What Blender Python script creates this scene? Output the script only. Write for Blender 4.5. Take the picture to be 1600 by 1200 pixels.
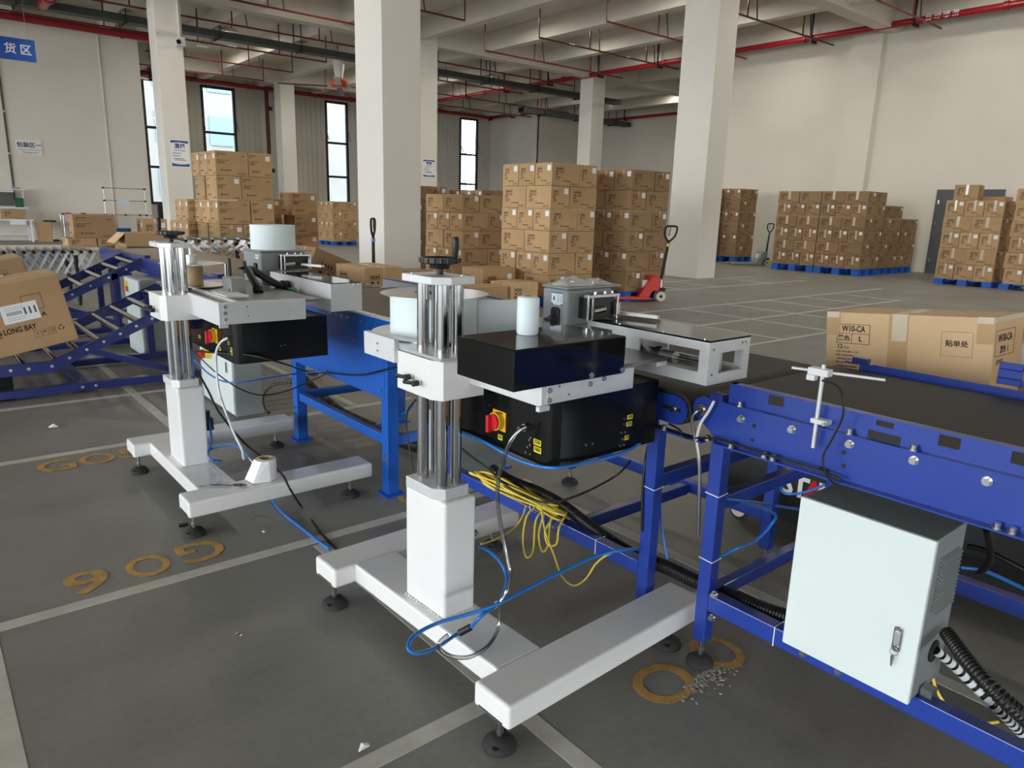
import bpy, math, random
from mathutils import Matrix, Vector
random.seed(7)
S = bpy.context.scene
COL = S.collection
for o in list(bpy.data.objects): bpy.data.objects.remove(o)

# ------------------------------------------------------------------ camera
cam_d = bpy.data.cameras.new('camera'); cam = bpy.data.objects.new('camera', cam_d); COL.objects.link(cam)
cam_d.sensor_width = 36; cam_d.sensor_fit = 'HORIZONTAL'; cam_d.lens = 25.447
cam_d.clip_start = .05; cam_d.clip_end = 300
YAW, PITCH, ROLL = 0.69574832, 0.23635186, -0.02955385
fw = Vector((math.sin(YAW)*math.cos(PITCH), math.cos(YAW)*math.cos(PITCH), -math.sin(PITCH)))
rt = Vector((math.cos(YAW), -math.sin(YAW), 0)); dn = fw.cross(rt)
cR, sR = math.cos(ROLL), math.sin(ROLL)
r2 = cR*rt+sR*dn; d2 = -sR*rt+cR*dn
cam.matrix_world = Matrix(((r2.x, -d2.x, -fw.x, 0), (r2.y, -d2.y, -fw.y, 0), (r2.z, -d2.z, -fw.z, 1.6), (0, 0, 0, 1)))
S.camera = cam

# ------------------------------------------------------------------ daylight, exposure
w = bpy.data.worlds.new('sky'); S.world = w; w.use_nodes = True
bg = w.node_tree.nodes['Background']; bg.inputs[0].default_value = (.93, .965, 1, 1); bg.inputs[1].default_value = 9.8
S.view_settings.view_transform = 'Standard'; S.view_settings.look = 'None'
S.view_settings.gamma = 1; S.view_settings.use_curve_mapping = False
S.view_settings.exposure = 0.1
sun_d = bpy.data.lights.new('sun', 'SUN'); sun_d.energy = 0.0; sun_d.angle = .02; sun_d.color = (1, .93, .82)
sun = bpy.data.objects.new('sun', sun_d); COL.objects.link(sun)
sun.rotation_euler = Vector((.93, .12, -.34)).to_track_quat('-Z', 'Y').to_euler()
def portal(name, loc, normal, w_, h_):
    d = bpy.data.lights.new(name, 'AREA'); d.shape = 'RECTANGLE'; d.size = w_; d.size_y = h_; d.cycles.is_portal = True
    o = bpy.data.objects.new(name, d); COL.objects.link(o); o.location = loc
    o.rotation_euler = Vector(normal).to_track_quat('-Z', 'Y').to_euler()

# ------------------------------------------------------------------ materials
MATS = {}
def mat(name, col, rough=.5, metal=0, var=.0, scale=8, bump=0, spec=.5, coat=0, detail=4, stretch=None):
    m = bpy.data.materials.new(name); m.use_nodes = True; nt = m.node_tree; b = nt.nodes['Principled BSDF']
    b.inputs['Roughness'].default_value = rough; b.inputs['Metallic'].default_value = metal
    b.inputs['Specular IOR Level'].default_value = spec; b.inputs['Coat Weight'].default_value = coat
    c = (*col, 1); b.inputs['Base Color'].default_value = c
    if var or bump:
        tc = nt.nodes.new('ShaderNodeTexCoord'); n = nt.nodes.new('ShaderNodeTexNoise')
        n.inputs['Scale'].default_value = scale; n.inputs['Detail'].default_value = detail
        src = tc.outputs['Object']
        if stretch:
            mp = nt.nodes.new('ShaderNodeMapping'); mp.inputs['Scale'].default_value = stretch
            nt.links.new(src, mp.inputs[0]); src = mp.outputs[0]
        nt.links.new(src, n.inputs['Vector'])
        if var:
            r = nt.nodes.new('ShaderNodeValToRGB'); nt.links.new(n.outputs[0], r.inputs[0])
            r.color_ramp.elements[0].position = .3; r.color_ramp.elements[1].position = .7
            r.color_ramp.elements[0].color = (*[max(0, x*(1-var)) for x in col], 1)
            r.color_ramp.elements[1].color = (*[min(1, x*(1+var)) for x in col], 1)
            nt.links.new(r.outputs[0], b.inputs['Base Color'])
        if bump:
            bp = nt.nodes.new('ShaderNodeBump'); bp.inputs['Strength'].default_value = bump; bp.inputs['Distance'].default_value = .01
            nt.links.new(n.outputs[0], bp.inputs['Height']); nt.links.new(bp.outputs[0], b.inputs['Normal'])
    MATS[name] = m; return m
def srgb(r, g, b):
    f = lambda c: (c/255/12.92) if c/255 <= .04045 else ((c/255+.055)/1.055)**2.4
    return (f(r), f(g), f(b))

mat('wall', srgb(228, 223, 211), .85, var=.03, scale=.6)
mat('wall_cool', srgb(220, 215, 204), .85, var=.03, scale=.6)
mat('pillar', srgb(228, 225, 217), .7, var=.025, scale=.9)
mat('ceiling', srgb(214, 208, 198), .9, var=.04, scale=.5)
mat('panelwall', srgb(206, 202, 192), .6, var=.02)
mat('line', srgb(196, 195, 184), .6, var=.10, scale=9, detail=8)
mat('floor_yellow', srgb(190, 148, 78), .6, var=.3, scale=14, detail=8)
mat('whitepaint', srgb(236, 237, 236), .32, var=.02, scale=5, coat=.3)
mat('alu', srgb(205, 207, 208), .38, metal=.85, var=.05, scale=30, stretch=(1, 1, 12))
mat('alu_matt', srgb(214, 216, 217), .5, metal=.45, var=.03, scale=40)
mat('chrome', srgb(205, 206, 208), .1, metal=1)
mat('steel', srgb(176, 176, 174), .28, metal=1, var=.05, scale=20)
mat('zinc', srgb(200, 202, 203), .25, metal=1)
mat('blackpaint', srgb(13, 14, 15), .2, spec=.4)
mat('blackgloss', srgb(13, 13, 14), .09, spec=.5)
mat('blackplastic', srgb(22, 22, 23), .42)
mat('rubber', srgb(40, 40, 41), .75, var=.2, scale=30)
mat('belt', srgb(47, 45, 43), .62, var=.08, scale=5)
mat('royalblue', srgb(34, 62, 152), .28, var=.05, scale=4, coat=.35)
mat('navyblue', srgb(33, 46, 116), .3, var=.05, scale=4, coat=.3)
mat('brightblue', srgb(18, 92, 190), .36, var=.06, scale=4, coat=.2)
mat('palletblue', srgb(30, 96, 190), .5, var=.08, scale=6)
mat('greymachine', srgb(136, 142, 143), .4, var=.02)
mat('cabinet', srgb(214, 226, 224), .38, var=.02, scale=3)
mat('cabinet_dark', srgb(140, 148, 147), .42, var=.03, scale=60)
mat('carton', srgb(186, 153, 112), .8, var=.05, scale=5)
mat('carton_dark', srgb(154, 125, 92), .8, var=.06, scale=5)
mat('carton_pale', srgb(212, 180, 138), .8, var=.05, scale=5)
mat('tape', srgb(192, 160, 116), .18, spec=.6)
mat('cleartape', srgb(214, 200, 178), .12, spec=.8)
mat('ink', srgb(70, 50, 34), .85)
mat('inkdark', srgb(40, 32, 26), .85)
mat('paper', srgb(238, 240, 242), .7)
mat('barcode', srgb(96, 100, 104), .8)
mat('labelroll', srgb(226, 240, 243), .5, var=.015)
mat('core', srgb(196, 168, 130), .8, var=.08, scale=25)
mat('redpipe', srgb(150, 26, 34), .32, var=.06, scale=4)
mat('redpipe_dark', srgb(98, 24, 26), .4)
mat('blackiron', srgb(30, 27, 26), .6)
mat('tray', srgb(70, 76, 75), .6, var=.05)
mat('rollerdark', srgb(120, 110, 98), .35, metal=.6)
mat('red', srgb(196, 26, 40), .35)
mat('jackred', srgb(206, 52, 40), .4, var=.06)
mat('yellow', srgb(236, 186, 44), .4)
mat('tagyellow', srgb(240, 222, 40), .5)
mat('cableyellow', srgb(228, 206, 74), .4)
mat('hoseblue', srgb(24, 112, 196), .3, coat=.3)
mat('cableblack', srgb(20, 20, 20), .45)
mat('clamp', srgb(222, 224, 226), .4)
mat('green', srgb(20, 104, 62), .2)
mat('signblue', srgb(26, 84, 178), .5)
mat('posterblue', srgb(42, 92, 150), .5)
mat('posterink', srgb(40, 62, 120), .6)
mat('pcbgreen', srgb(22, 92, 58), .5)
mat('screenblack', srgb(20, 21, 24), .15)
mat('lcd', srgb(214, 224, 236), .2)
mat('frameblack', srgb(26, 28, 29), .4)
mat('doorgrey', srgb(84, 88, 92), .5)
mat('binblue', srgb(24, 110, 190), .5)
mat('castwheel', srgb(214, 208, 190), .5)
mat('orange', srgb(196, 70, 44), .5)
mat('extwhite', srgb(232, 236, 238), .8)
mat('extglass', srgb(92, 128, 146), .3)
mat('facade', srgb(118, 118, 116), .8, var=.1, scale=.3)
mat('plate_dark', srgb(128, 126, 122), .3, metal=.85, var=.05)
mat('asphalt', srgb(150, 150, 146), .9)
mat('weld', srgb(228, 228, 226), .45, bump=.6, scale=90)
mat('dust', srgb(165, 163, 157), .95, var=.3, scale=60)
mat('darkinside', srgb(12, 12, 13), .6)

def m_floor():
    m = bpy.data.materials.new('floor'); m.use_nodes = True; nt = m.node_tree; b = nt.nodes['Principled BSDF']; L = nt.links.new
    tc = nt.nodes.new('ShaderNodeTexCoord')
    n1 = nt.nodes.new('ShaderNodeTexNoise'); n1.inputs['Scale'].default_value = .9; n1.inputs['Detail'].default_value = 7; n1.inputs['Roughness'].default_value = .62
    n2 = nt.nodes.new('ShaderNodeTexNoise'); n2.inputs['Scale'].default_value = 38; n2.inputs['Detail'].default_value = 6
    mp = nt.nodes.new('ShaderNodeMapping'); mp.inputs['Scale'].default_value = (.35, 2.2, 1); mp.inputs['Rotation'].default_value = (0, 0, .5)
    n3 = nt.nodes.new('ShaderNodeTexNoise'); n3.inputs['Scale'].default_value = 2.2; n3.inputs['Detail'].default_value = 8
    L(tc.outputs['Object'], n1.inputs[0]); L(tc.outputs['Object'], n2.inputs[0]); L(tc.outputs['Object'], mp.inputs[0]); L(mp.outputs[0], n3.inputs[0])
    r = nt.nodes.new('ShaderNodeValToRGB'); r.color_ramp.elements[0].position = .32; r.color_ramp.elements[1].position = .72
    r.color_ramp.elements[0].color = (*srgb(118, 117, 112), 1); r.color_ramp.elements[1].color = (*srgb(150, 149, 143), 1)
    mx = nt.nodes.new('ShaderNodeMix'); mx.data_type = 'FLOAT'; mx.inputs[0].default_value = .35; L(n1.outputs[0], mx.inputs[2]); L(n3.outputs[0], mx.inputs[3])
    mx2 = nt.nodes.new('ShaderNodeMix'); mx2.data_type = 'FLOAT'; mx2.inputs[0].default_value = .22; L(mx.outputs[0], mx2.inputs[2]); L(n2.outputs[0], mx2.inputs[3])
    L(mx2.outputs[0], r.inputs[0]); L(r.outputs[0], b.inputs['Base Color'])
    mr = nt.nodes.new('ShaderNodeMapRange'); mr.inputs[1].default_value = .3; mr.inputs[2].default_value = .7; mr.inputs[3].default_value = .42; mr.inputs[4].default_value = .6
    L(n3.outputs[0], mr.inputs[0]); L(mr.outputs[0], b.inputs['Roughness']); b.inputs['Specular IOR Level'].default_value = .45
    MATS['floor'] = m
m_floor()
def m_glass(name, tint, mixf, rough=.02):
    m = bpy.data.materials.new(name); m.use_nodes = True; nt = m.node_tree; nt.nodes.clear(); L = nt.links.new
    o = nt.nodes.new('ShaderNodeOutputMaterial'); mx = nt.nodes.new('ShaderNodeMixShader'); t = nt.nodes.new('ShaderNodeBsdfTransparent'); g = nt.nodes.new('ShaderNodeBsdfGlossy')
    t.inputs[0].default_value = (*tint, 1); g.inputs['Roughness'].default_value = rough
    f = nt.nodes.new('ShaderNodeFresnel'); f.inputs[0].default_value = 1.45; a = nt.nodes.new('ShaderNodeMath'); a.operation = 'ADD'; a.inputs[1].default_value = mixf
    L(f.outputs[0], a.inputs[0]); L(a.outputs[0], mx.inputs[0]); L(t.outputs[0], mx.inputs[1]); L(g.outputs[0], mx.inputs[2]); L(mx.outputs[0], o.inputs[0])
    MATS[name] = m
m_glass('pane', (.93, .96, .97), 0.0); m_glass('cleartube', (.72, .74, .74), .25, .15); m_glass('plastic', (.9, .9, .9), .22, .12); m_glass('acrylic', (.32, .30, .28), .03, .03)

def m_film():
    m = bpy.data.materials.new('plastic'); m.use_nodes = True; nt = m.node_tree; nt.nodes.clear(); L = nt.links.new
    o = nt.nodes.new('ShaderNodeOutputMaterial'); t = nt.nodes.new('ShaderNodeBsdfTransparent'); p = nt.nodes.new('ShaderNodeBsdfPrincipled'); mx = nt.nodes.new('ShaderNodeMixShader')
    p.inputs['Base Color'].default_value = (.75, .76, .76, 1); p.inputs['Roughness'].default_value = .12; p.inputs['Specular IOR Level'].default_value = 1
    mx.inputs[0].default_value = .45; L(t.outputs[0], mx.inputs[1]); L(p.outputs[0], mx.inputs[2]); L(mx.outputs[0], o.inputs[0]); MATS['plastic'] = m
m_film()
def tone_jitter(name, lo, hi):
    """each carton a slightly different board colour"""
    nt = MATS[name].node_tree; b = nt.nodes['Principled BSDF']; src = b.inputs['Base Color'].links[0].from_socket
    oi = nt.nodes.new('ShaderNodeObjectInfo'); mr = nt.nodes.new('ShaderNodeMapRange'); mr.inputs[3].default_value = lo; mr.inputs[4].default_value = hi
    hs = nt.nodes.new('ShaderNodeHueSaturation'); nt.links.new(oi.outputs['Random'], mr.inputs[0]); nt.links.new(mr.outputs[0], hs.inputs['Value']); nt.links.new(src, hs.inputs['Color']); nt.links.new(hs.outputs[0], b.inputs['Base Color'])
for n_ in ('carton', 'carton_dark'): tone_jitter(n_, .84, 1.08)

# ------------------------------------------------------------------ mesh helpers
class MB:
    def __init__(s): s.v = []; s.f = []
    def box(s, x0, x1, y0, y1, z0, z1):
        i = len(s.v)
        s.v += [(x0, y0, z0), (x1, y0, z0), (x1, y1, z0), (x0, y1, z0), (x0, y0, z1), (x1, y0, z1), (x1, y1, z1), (x0, y1, z1)]
        s.f += [tuple(i+k for k in q) for q in ((3, 2, 1, 0), (4, 5, 6, 7), (0, 1, 5, 4), (1, 2, 6, 5), (2, 3, 7, 6), (3, 0, 4, 7))]
        return s
    def cbox(s, c, d): return s.box(c[0]-d[0]/2, c[0]+d[0]/2, c[1]-d[1]/2, c[1]+d[1]/2, c[2]-d[2]/2, c[2]+d[2]/2)
    def ring(s, c, ax, r, n, ref=None):
        ax = Vector(ax).normalized()
        u = ref if ref is not None else (Vector((0, 0, 1)) if abs(ax.z) < .9 else Vector((1, 0, 0)))
        u = (u-ax*u.dot(ax)).normalized(); w_ = ax.cross(u); i = len(s.v)
        for k in range(n):
            a = 2*math.pi*k/n; q = Vector(c)+u*(r*math.cos(a))+w_*(r*math.sin(a)); s.v.append(tuple(q))
        return i
    def cyl(s, p0, p1, r, n=16, r1=None, cap=True):
        ax = Vector(p1)-Vector(p0); a = s.ring(p0, ax, r, n); b = s.ring(p1, ax, r if r1 is None else r1, n)
        for k in range(n): s.f.append((a+k, a+(k+1) % n, b+(k+1) % n, b+k))
        if cap: s.f.append(tuple(a+k for k in range(n))[::-1]); s.f.append(tuple(b+k for k in range(n)))
        return s
    def lathe(s, prof, c=(0, 0, 0), n=24, ax=(0, 0, 1)):
        idx = []; A = Vector(ax).normalized()
        for r, h in prof: idx.append(s.ring(Vector(c)+A*h, A, max(r, 1e-4), n))
        for a, b in zip(idx, idx[1:]):
            for k in range(n): s.f.append((a+k, a+(k+1) % n, b+(k+1) % n, b+k))
        s.f.append(tuple(idx[0]+k for k in range(n))[::-1]); s.f.append(tuple(idx[-1]+k for k in range(n)))
        return s
    def tube(s, pts, r, n=8, sub=6, closed=False):
        P = smooth(pts, sub, closed) if sub > 1 else [Vector(q) for q in pts]
        ref = None; rings = []
        for k, q in enumerate(P):
            if closed: t = P[(k+1) % len(P)]-P[k-1]
            else: t = P[min(k+1, len(P)-1)]-P[max(k-1, 0)]
            t.normalize()
            if ref is None: ref = Vector((0, 0, 1)) if abs(t.z) < .9 else Vector((1, 0, 0))
            ref = (ref-t*ref.dot(t)).normalized(); rr = r[k % len(r)] if isinstance(r, (list, tuple)) else r
            rings.append(s.ring(q, t, rr, n, ref))
        m = list(zip(rings, rings[1:]))
        if closed: m.append((rings[-1], rings[0]))
        for a, b in m:
            for k in range(n): s.f.append((a+k, a+(k+1) % n, b+(k+1) % n, b+k))
        if not closed: s.f.append(tuple(rings[0]+k for k in range(n))[::-1]); s.f.append(tuple(rings[-1]+k for k in range(n)))
        return s
    def prism(s, poly, axis, a, b):
        def P(u, v_, w_): return {'x': (w_, u, v_), 'y': (u, w_, v_), 'z': (u, v_, w_)}[axis]
        i = len(s.v); n = len(poly)
        s.v += [P(u, v_, a) for u, v_ in poly]+[P(u, v_, b) for u, v_ in poly]
        s.f.append(tuple(i+k for k in range(n))[::-1]); s.f.append(tuple(i+n+k for k in range(n)))
        for k in range(n): s.f.append((i+k, i+(k+1) % n, i+n+(k+1) % n, i+n+k))
        return s
    def bar(s, p0, p1, wd, ht, up=(0, 0, 1)):
        p0, p1 = Vector(p0), Vector(p1); t = (p1-p0).normalized(); u = Vector(up); u = (u-t*u.dot(t)).normalized(); sd = t.cross(u); i = len(s.v)
        for q in (p0, p1):
            for a, b in ((-1, -1), (1, -1), (1, 1), (-1, 1)): s.v.append(tuple(q+sd*(a*wd/2)+u*(b*ht/2)))
        s.f += [tuple(i+k for k in q) for q in ((0, 1, 2, 3), (7, 6, 5, 4), (0, 4, 5, 1), (1, 5, 6, 2), (2, 6, 7, 3), (3, 7, 4, 0))]
        return s
    def xf(s, M, i0=0):
        for k in range(i0, len(s.v)): s.v[k] = tuple(M @ Vector(s.v[k]))
        return s
    def quad(s, a, b, c, d):
        i = len(s.v); s.v += [tuple(a), tuple(b), tuple(c), tuple(d)]; s.f.append((i, i+1, i+2, i+3)); return s
    def mesh(s, name, m, smooth_=False):
        me = bpy.data.meshes.new(name); me.from_pydata(s.v, [], s.f); me.materials.append(MATS[m]); fix(me)
        if smooth_:
            me.polygons.foreach_set('use_smooth', [True]*len(me.polygons)); me.set_sharp_from_angle(angle=math.radians(38))
        me.update(); return me
    def build(s, name, m, parent=None, smooth=False, bevel=0, off=None, seg=2):
        if off is None and parent is not None: off = origin_of(parent)
        if off is not None: s.v = [(a-off[0], b-off[1], c-off[2]) for a, b, c in s.v]
        o = bpy.data.objects.new(name, s.mesh(name, m, smooth)); COL.objects.link(o)
        if parent is not None: o.parent = parent
        elif off is not None: o.location = off
        if bevel:
            bv = o.modifiers.new('bevel', 'BEVEL'); bv.width = bevel; bv.segments = seg; bv.limit_method = 'ANGLE'; bv.angle_limit = math.radians(40); bv.harden_normals = False
        return o
ORG = {}
def origin_of(p):
    q = p; t = Vector((0, 0, 0))
    while q is not None: t = t+Vector(ORG.get(q.name, (0, 0, 0))); q = q.parent
    return t
def fix(me):
    import bmesh
    b = bmesh.new(); b.from_mesh(me); bmesh.ops.recalc_face_normals(b, faces=b.faces); b.to_mesh(me); b.free()
def smooth(pts, sub=6, closed=False):
    P = [Vector(q) for q in pts]; out = []; n = len(P)
    rng = range(n) if closed else range(n-1)
    for i in rng:
        if closed: a, b, c, d = P[i-1], P[i], P[(i+1) % n], P[(i+2) % n]
        else: a, b, c, d = P[max(i-1, 0)], P[i], P[i+1], P[min(i+2, n-1)]
        for k in range(sub):
            t = k/sub; out.append(.5*((2*b)+(c-a)*t+(2*a-5*b+4*c-d)*t*t+(3*b-a-3*c+d)*t**3))
    if not closed: out.append(P[-1])
    return out
def thing(name, label, cat, loc=(0, 0, 0), group=None, rz=0):
    o = bpy.data.objects.new(name, None); COL.objects.link(o); o.location = loc; o.rotation_euler = (0, 0, rz); o.empty_display_size = .1
    o['label'] = label; o['category'] = cat
    if group: o['group'] = group
    ORG[o.name] = tuple(loc) if not rz else (0, 0, 0)
    return o
def tag(o, label, cat, group=None):
    o['label'] = label; o['category'] = cat
    if group: o['group'] = group
    return o
def struct(o): o['kind'] = 'structure'; return o
def inst(name, me, parent, loc, rot=None):
    o = bpy.data.objects.new(name, me); COL.objects.link(o); o.parent = parent
    off = origin_of(parent) if parent is not None else Vector((0, 0, 0))
    o.location = Vector(loc)-off
    if rot is not None: o.rotation_euler = rot
    return o
TXT = {}
def text_mesh(body, size, m, thick=0.0, bold=0.0, key=None):
    k = (body, size, m, thick, bold)
    if k in TXT: return TXT[k]
    c = bpy.data.curves.new('lettering', 'FONT'); c.body = body; c.size = size; c.align_x = 'CENTER'; c.align_y = 'CENTER'; c.extrude = thick; c.offset = bold
    c.resolution_u = 3
    o = bpy.data.objects.new('lettering', c); COL.objects.link(o)
    dg = bpy.context.evaluated_depsgraph_get(); me = bpy.data.meshes.new_from_object(o.evaluated_get(dg)); me.name = 'lettering'
    bpy.data.objects.remove(o); bpy.data.curves.remove(c); me.materials.clear(); me.materials.append(MATS[m]); TXT[k] = me
    return me
def frame_rot(nx, up=(0, 0, 1)):
    """rotation whose local +Z looks along nx and local +Y along up"""
    z = Vector(nx).normalized(); y = Vector(up); y = (y-z*y.dot(z)).normalized(); x = y.cross(z)
    return Matrix((x, y, z)).transposed()
def text(name, body, size, m, parent, loc, normal, up=(0, 0, 1), bold=0, width=None, squash=None):
    me = text_mesh(body, size, m, .0004, bold)
    o = bpy.data.objects.new(name, me); COL.objects.link(o); o.parent = parent
    off = origin_of(parent) if parent is not None else Vector((0, 0, 0)); o.location = Vector(loc)-off
    o.rotation_euler = frame_rot(normal, up).to_euler()
    if width:
        xs = [v.co.x for v in me.vertices]; wd = (max(xs)-min(xs)) or 1; o.scale = (width/wd, 1, 1)
    return o
def rnd_rect(x0, x1, y0, y1, r, n=4):
    out = []
    for cx, cy, a0 in ((x1-r, y1-r, 0), (x0+r, y1-r, 90), (x0+r, y0+r, 180), (x1-r, y0+r, 270)):
        for k in range(n+1):
            a = math.radians(a0+90*k/n); out.append((cx+r*math.cos(a), cy+r*math.sin(a)))
    return out

# ================================================================== THE HALL
floor = struct(MB().box(-24.2, 40, -14.2, 42, -.2, 0).build('floor', 'floor'))
ground = struct(MB().box(-120, 160, -120, 160, -.4, -.21).build('ground_outside', 'asphalt'))
def marking(x0, x1, y0, y1):
    MB().box(x0, x1, y0, y1, 0, .0015 if x1-x0 > y1-y0 else .0011).build('line_marking', 'line', floor)
lw = .033
for y, x0, x1 in ((1.64, .05, 2.75), (3.107, -.5, 2.75), (5.18, -1.5, 3.2), (6.555, -1.5, 4), (-.1, .05, 2.7)):
    marking(x0, x1, y-lw, y+lw)
for x, y0, y1 in ((.05, -.1, 3.05), (1.365, -.1, 3.05), (2.68, -.1, 3.05), (1.335, 5.23, 8.4), (2.68, 5.23, 8.4)):
    marking(x-lw, x+lw, y0, y1)
for y, x0, x1 in ((5.09, 6.3, 13.1), (6.45, 6.3, 15.8), (7.84, 6.3, 18.1), (9.92, 12.0, 18.3), (11.25, 13.0, 18.0), (7.84-13.6, 6, 15)):
    marking(x0, x1, y-lw, y+lw)
for x in (6.33, 7.66, 9.0, 10.35, 11.7, 13.05): marking(x-lw, x+lw, 5.12, 7.81)
for x in (14.4, 15.75): marking(x-lw, x+lw, 6.48, 7.81)
for x in (13.1, 14.4, 16.6): marking(x-lw, x+lw, 9.95, 11.22)
def stencil(body, x, y, rz, size, w_):
    o = text('painted_number', body, size, 'floor_yellow', floor, (x, y, .002), (0, 0, 1), up=(math.sin(rz), math.cos(rz), 0), bold=.003, width=w_)
stencil('G', .545, 4.955, 0, .30, .20); stencil('O', .765, 4.955, 0, .30, .20); stencil('5', .975, 4.965, 0, .30, .18)
stencil('6', .42, 3.31, math.pi, .30, .17); stencil('O', .66, 3.31, math.pi, .30, .18); stencil('G', .89, 3.32, math.pi, .30, .20)
stencil('O', 1.86, 1.36, math.pi, .28, .24); stencil('O', 2.17, 1.36, math.pi, .30, .19); stencil('O', 2.05, 3.30, math.pi, .26, .19)
stencil('G', 1.85, 4.93, 0, .28, .18)
# drilled dust round the anchor of the conveyor foot
dm = MB()
for k in range(260):
    a = random.uniform(-2.9, .1); r = abs(random.gauss(.06, .045)); cx, cy = 2.02+r*math.cos(a)*1.4-.03, 1.30+r*math.sin(a)*.6
    q = random.uniform(.002, .007); dm.lathe([(q, 0), (q*.5, q*.35)], (cx, cy, .001), 6)
d = dm.build('drilling_dust', 'dust', floor); d['kind'] = 'stuff'

# walls
def wall(name, m, *b): return struct(MB().box(*b).build(name, m))
wall_left = wall('wall_left', 'wall', -24.2, 7.8, 32.1, 32.35, 0, 8.3)
wall('wall_left_return', 'wall', 7.6, 7.8, 32.35, 41.2, 0, 8.3)
wall_right = wall('wall_right', 'wall', 25.4, 25.6, -14, 18.6, 0, 8.3)
wall('wall_right_return', 'wall', 25.6, 37.3, 18.4, 18.6, 0, 8.3)
wall('wall_far_right', 'wall_cool', 37.3, 37.5, 18.4, 36.3, 0, 8.3)
wall('wall_stair_front', 'wall_cool', 31.8, 37.5, 36.3, 36.5, 0, 8.3)
wall('wall_stair_side', 'wall_cool', 31.7, 31.9, 36.3, 41.2, 0, 8.3)
struct(MB().box(-24.2, 25.6, -14.2, -14, 1.5, 8.3).build('wall_near', 'wall'))
for x in (-23.7, -9.2, -.2, 8.9, 17.9, 25.1): struct(MB().box(x-.5, x+.5, -14.2, -14, 0, 1.5).build('wall_near_pier', 'wall'))
for x in (-4.7, 4.35, 13.4, 21.5): portal('near_portal', (x, -14.25, .75), (0, 1, 0), 8.0 if x < 20 else 6.2, 1.5)
MB().box(25.14, 25.4, 12.0, 13.0, 0, 8.3).build('pilaster', 'wall', wall_right)
# window wall with four tall openings
WIN = [(9.95, 11.45), (12.75, 14.5), (19.62, 21.05), (29.1, 30.6)]
wz0, wz1 = 1.35, 7.38
m = MB(); xs = 7.8
for a, b in WIN:
    m.box(xs, a, 41, 41.2, 0, 8.3); m.box(a, b, 41, 41.2, 0, wz0); m.box(a, b, 41, 41.2, wz1, 8.3); xs = b
m.box(xs, 31.7, 41, 41.2, 0, 8.3)
wall_back = struct(m.build('wall_back', 'panelwall'))
rb = MB(); x = 7.95
while x < 31.6:
    if not any(a-.12 < x < b+.12 for a, b in WIN): rb.box(x, x+.05, 40.965, 41, 0, 8.3)
    x += .3
o = rb.build('panel_rib', 'panelwall', wall_back); o['kind'] = 'stuff'
for i, (a, b) in enumerate(WIN):
    f = MB(); t = .12
    f.box(a, a+t, 40.95, 41.1, wz0, wz1); f.box(b-t, b, 40.95, 41.1, wz0, wz1)
    for z in (wz0, 3.12, 5.02, wz1-t): f.box(a+t, b-t, 40.95, 41.1, z, z+t)
    wf = struct(f.build('window_%d' % (i+1), 'frameblack'))
    for z0, z1 in ((wz0+t, 3.12), (3.12+t, 5.02), (5.02+t, wz1-t)):
        MB().box(a+t, b-t, 41.02, 41.03, z0, z1).build('window_pane', 'pane', wf)
    if i:
        s = MB()
        for x in (a+.02, b-.02): s.cyl((x, 40.9, 5.75), (x, 40.6, 5.2), .018, 8)
        s.build('window_stay', 'zinc', wf)
# facing facade beyond the windows, far outside
ext = thing('office_building', 'white office block with pale glazing seen through the tall windows', 'building', (20, 62, 0))
MB().box(-5, 45, 62, 70, -.2, 26).build('wall', 'facade', ext)
gm = MB().box(-.9, .9, -.1, .05, -1.1, 1.1).mesh('window_band', 'extglass')
for x in range(0, 44, 4):
    for z in (3, 7, 11, 15): inst('window_band', gm, ext, (x+.7, 62, z))
# open loading front on the -X side: piers and band above the doors
struct(MB().box(-24.2, -23.9, -14, 32.1, 7.3, 8.3).build('wall_dock_band', 'wall'))
for k, y in enumerate((-13.6, -2.6, 10.5, 21.5, 31.6)):
    struct(MB().box(-24.2, -23.8, y-.5, y+.5, 0, 7.3).build('wall_dock_pier', 'wall'))
for y in (-8.1, 3.95, 16, 26.5): portal('dock_portal', (-24.25, y, 3.65), (1, 0, 0), 9.6 if y < 26 else 9.0, 7.3)
for a, b in WIN: portal('window_portal', ((a+b)/2, 41.25, (wz0+wz1)/2), (0, -1, 0), b-a, wz1-wz0)

# ceiling
ceil = struct(MB().box(-24.2, 40, -14.2, 42, 8.3, 8.5).build('ceiling', 'ceiling'))
for k in range(-12, 8):
    x = 15.57+3.04*k
    if x > 37: continue
    MB().box(x, x+.36, -14, 41, 7.6, 8.3).build('beam', 'ceiling', ceil)
for y in (-1.7, 11.5, 24.62, 37.5): MB().box(-23.8, 37.2, y, y+.5, 7.46, 8.3).build('main_beam', 'ceiling', ceil)
# pillars
def pillar(x, y, sx, sy, label):
    o = MB().box(x, x+sx, y, y+sy, 0, 8.3).build('concrete_pillar', 'pillar', bevel=.012, off=(x, y, 0))
    return tag(o, label, 'pillar', 'concrete pillars of the hall')
pil_L = pillar(6.46, 24.5, .75, .75, 'white concrete pillar carrying the blue and white notice beside the window')
pil_C = pillar(6.5, 11.4, .76, .93, 'broad white concrete pillar in the middle of the hall')
pil_R = pillar(15.58, 11.4, .77, 1.03, 'white concrete pillar behind the red pallet jack')
pil_B = pillar(15.58, 24.5, .77, .8, 'grey concrete pillar showing just behind the broad middle pillar')
pil_M = pillar(24.66, 24.5, .8, .8, 'slim far concrete pillar above the taped carton stacks')
pil_W = pillar(15.6, 37.6, .75, .8, 'far concrete pillar standing between two tall windows')
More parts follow.
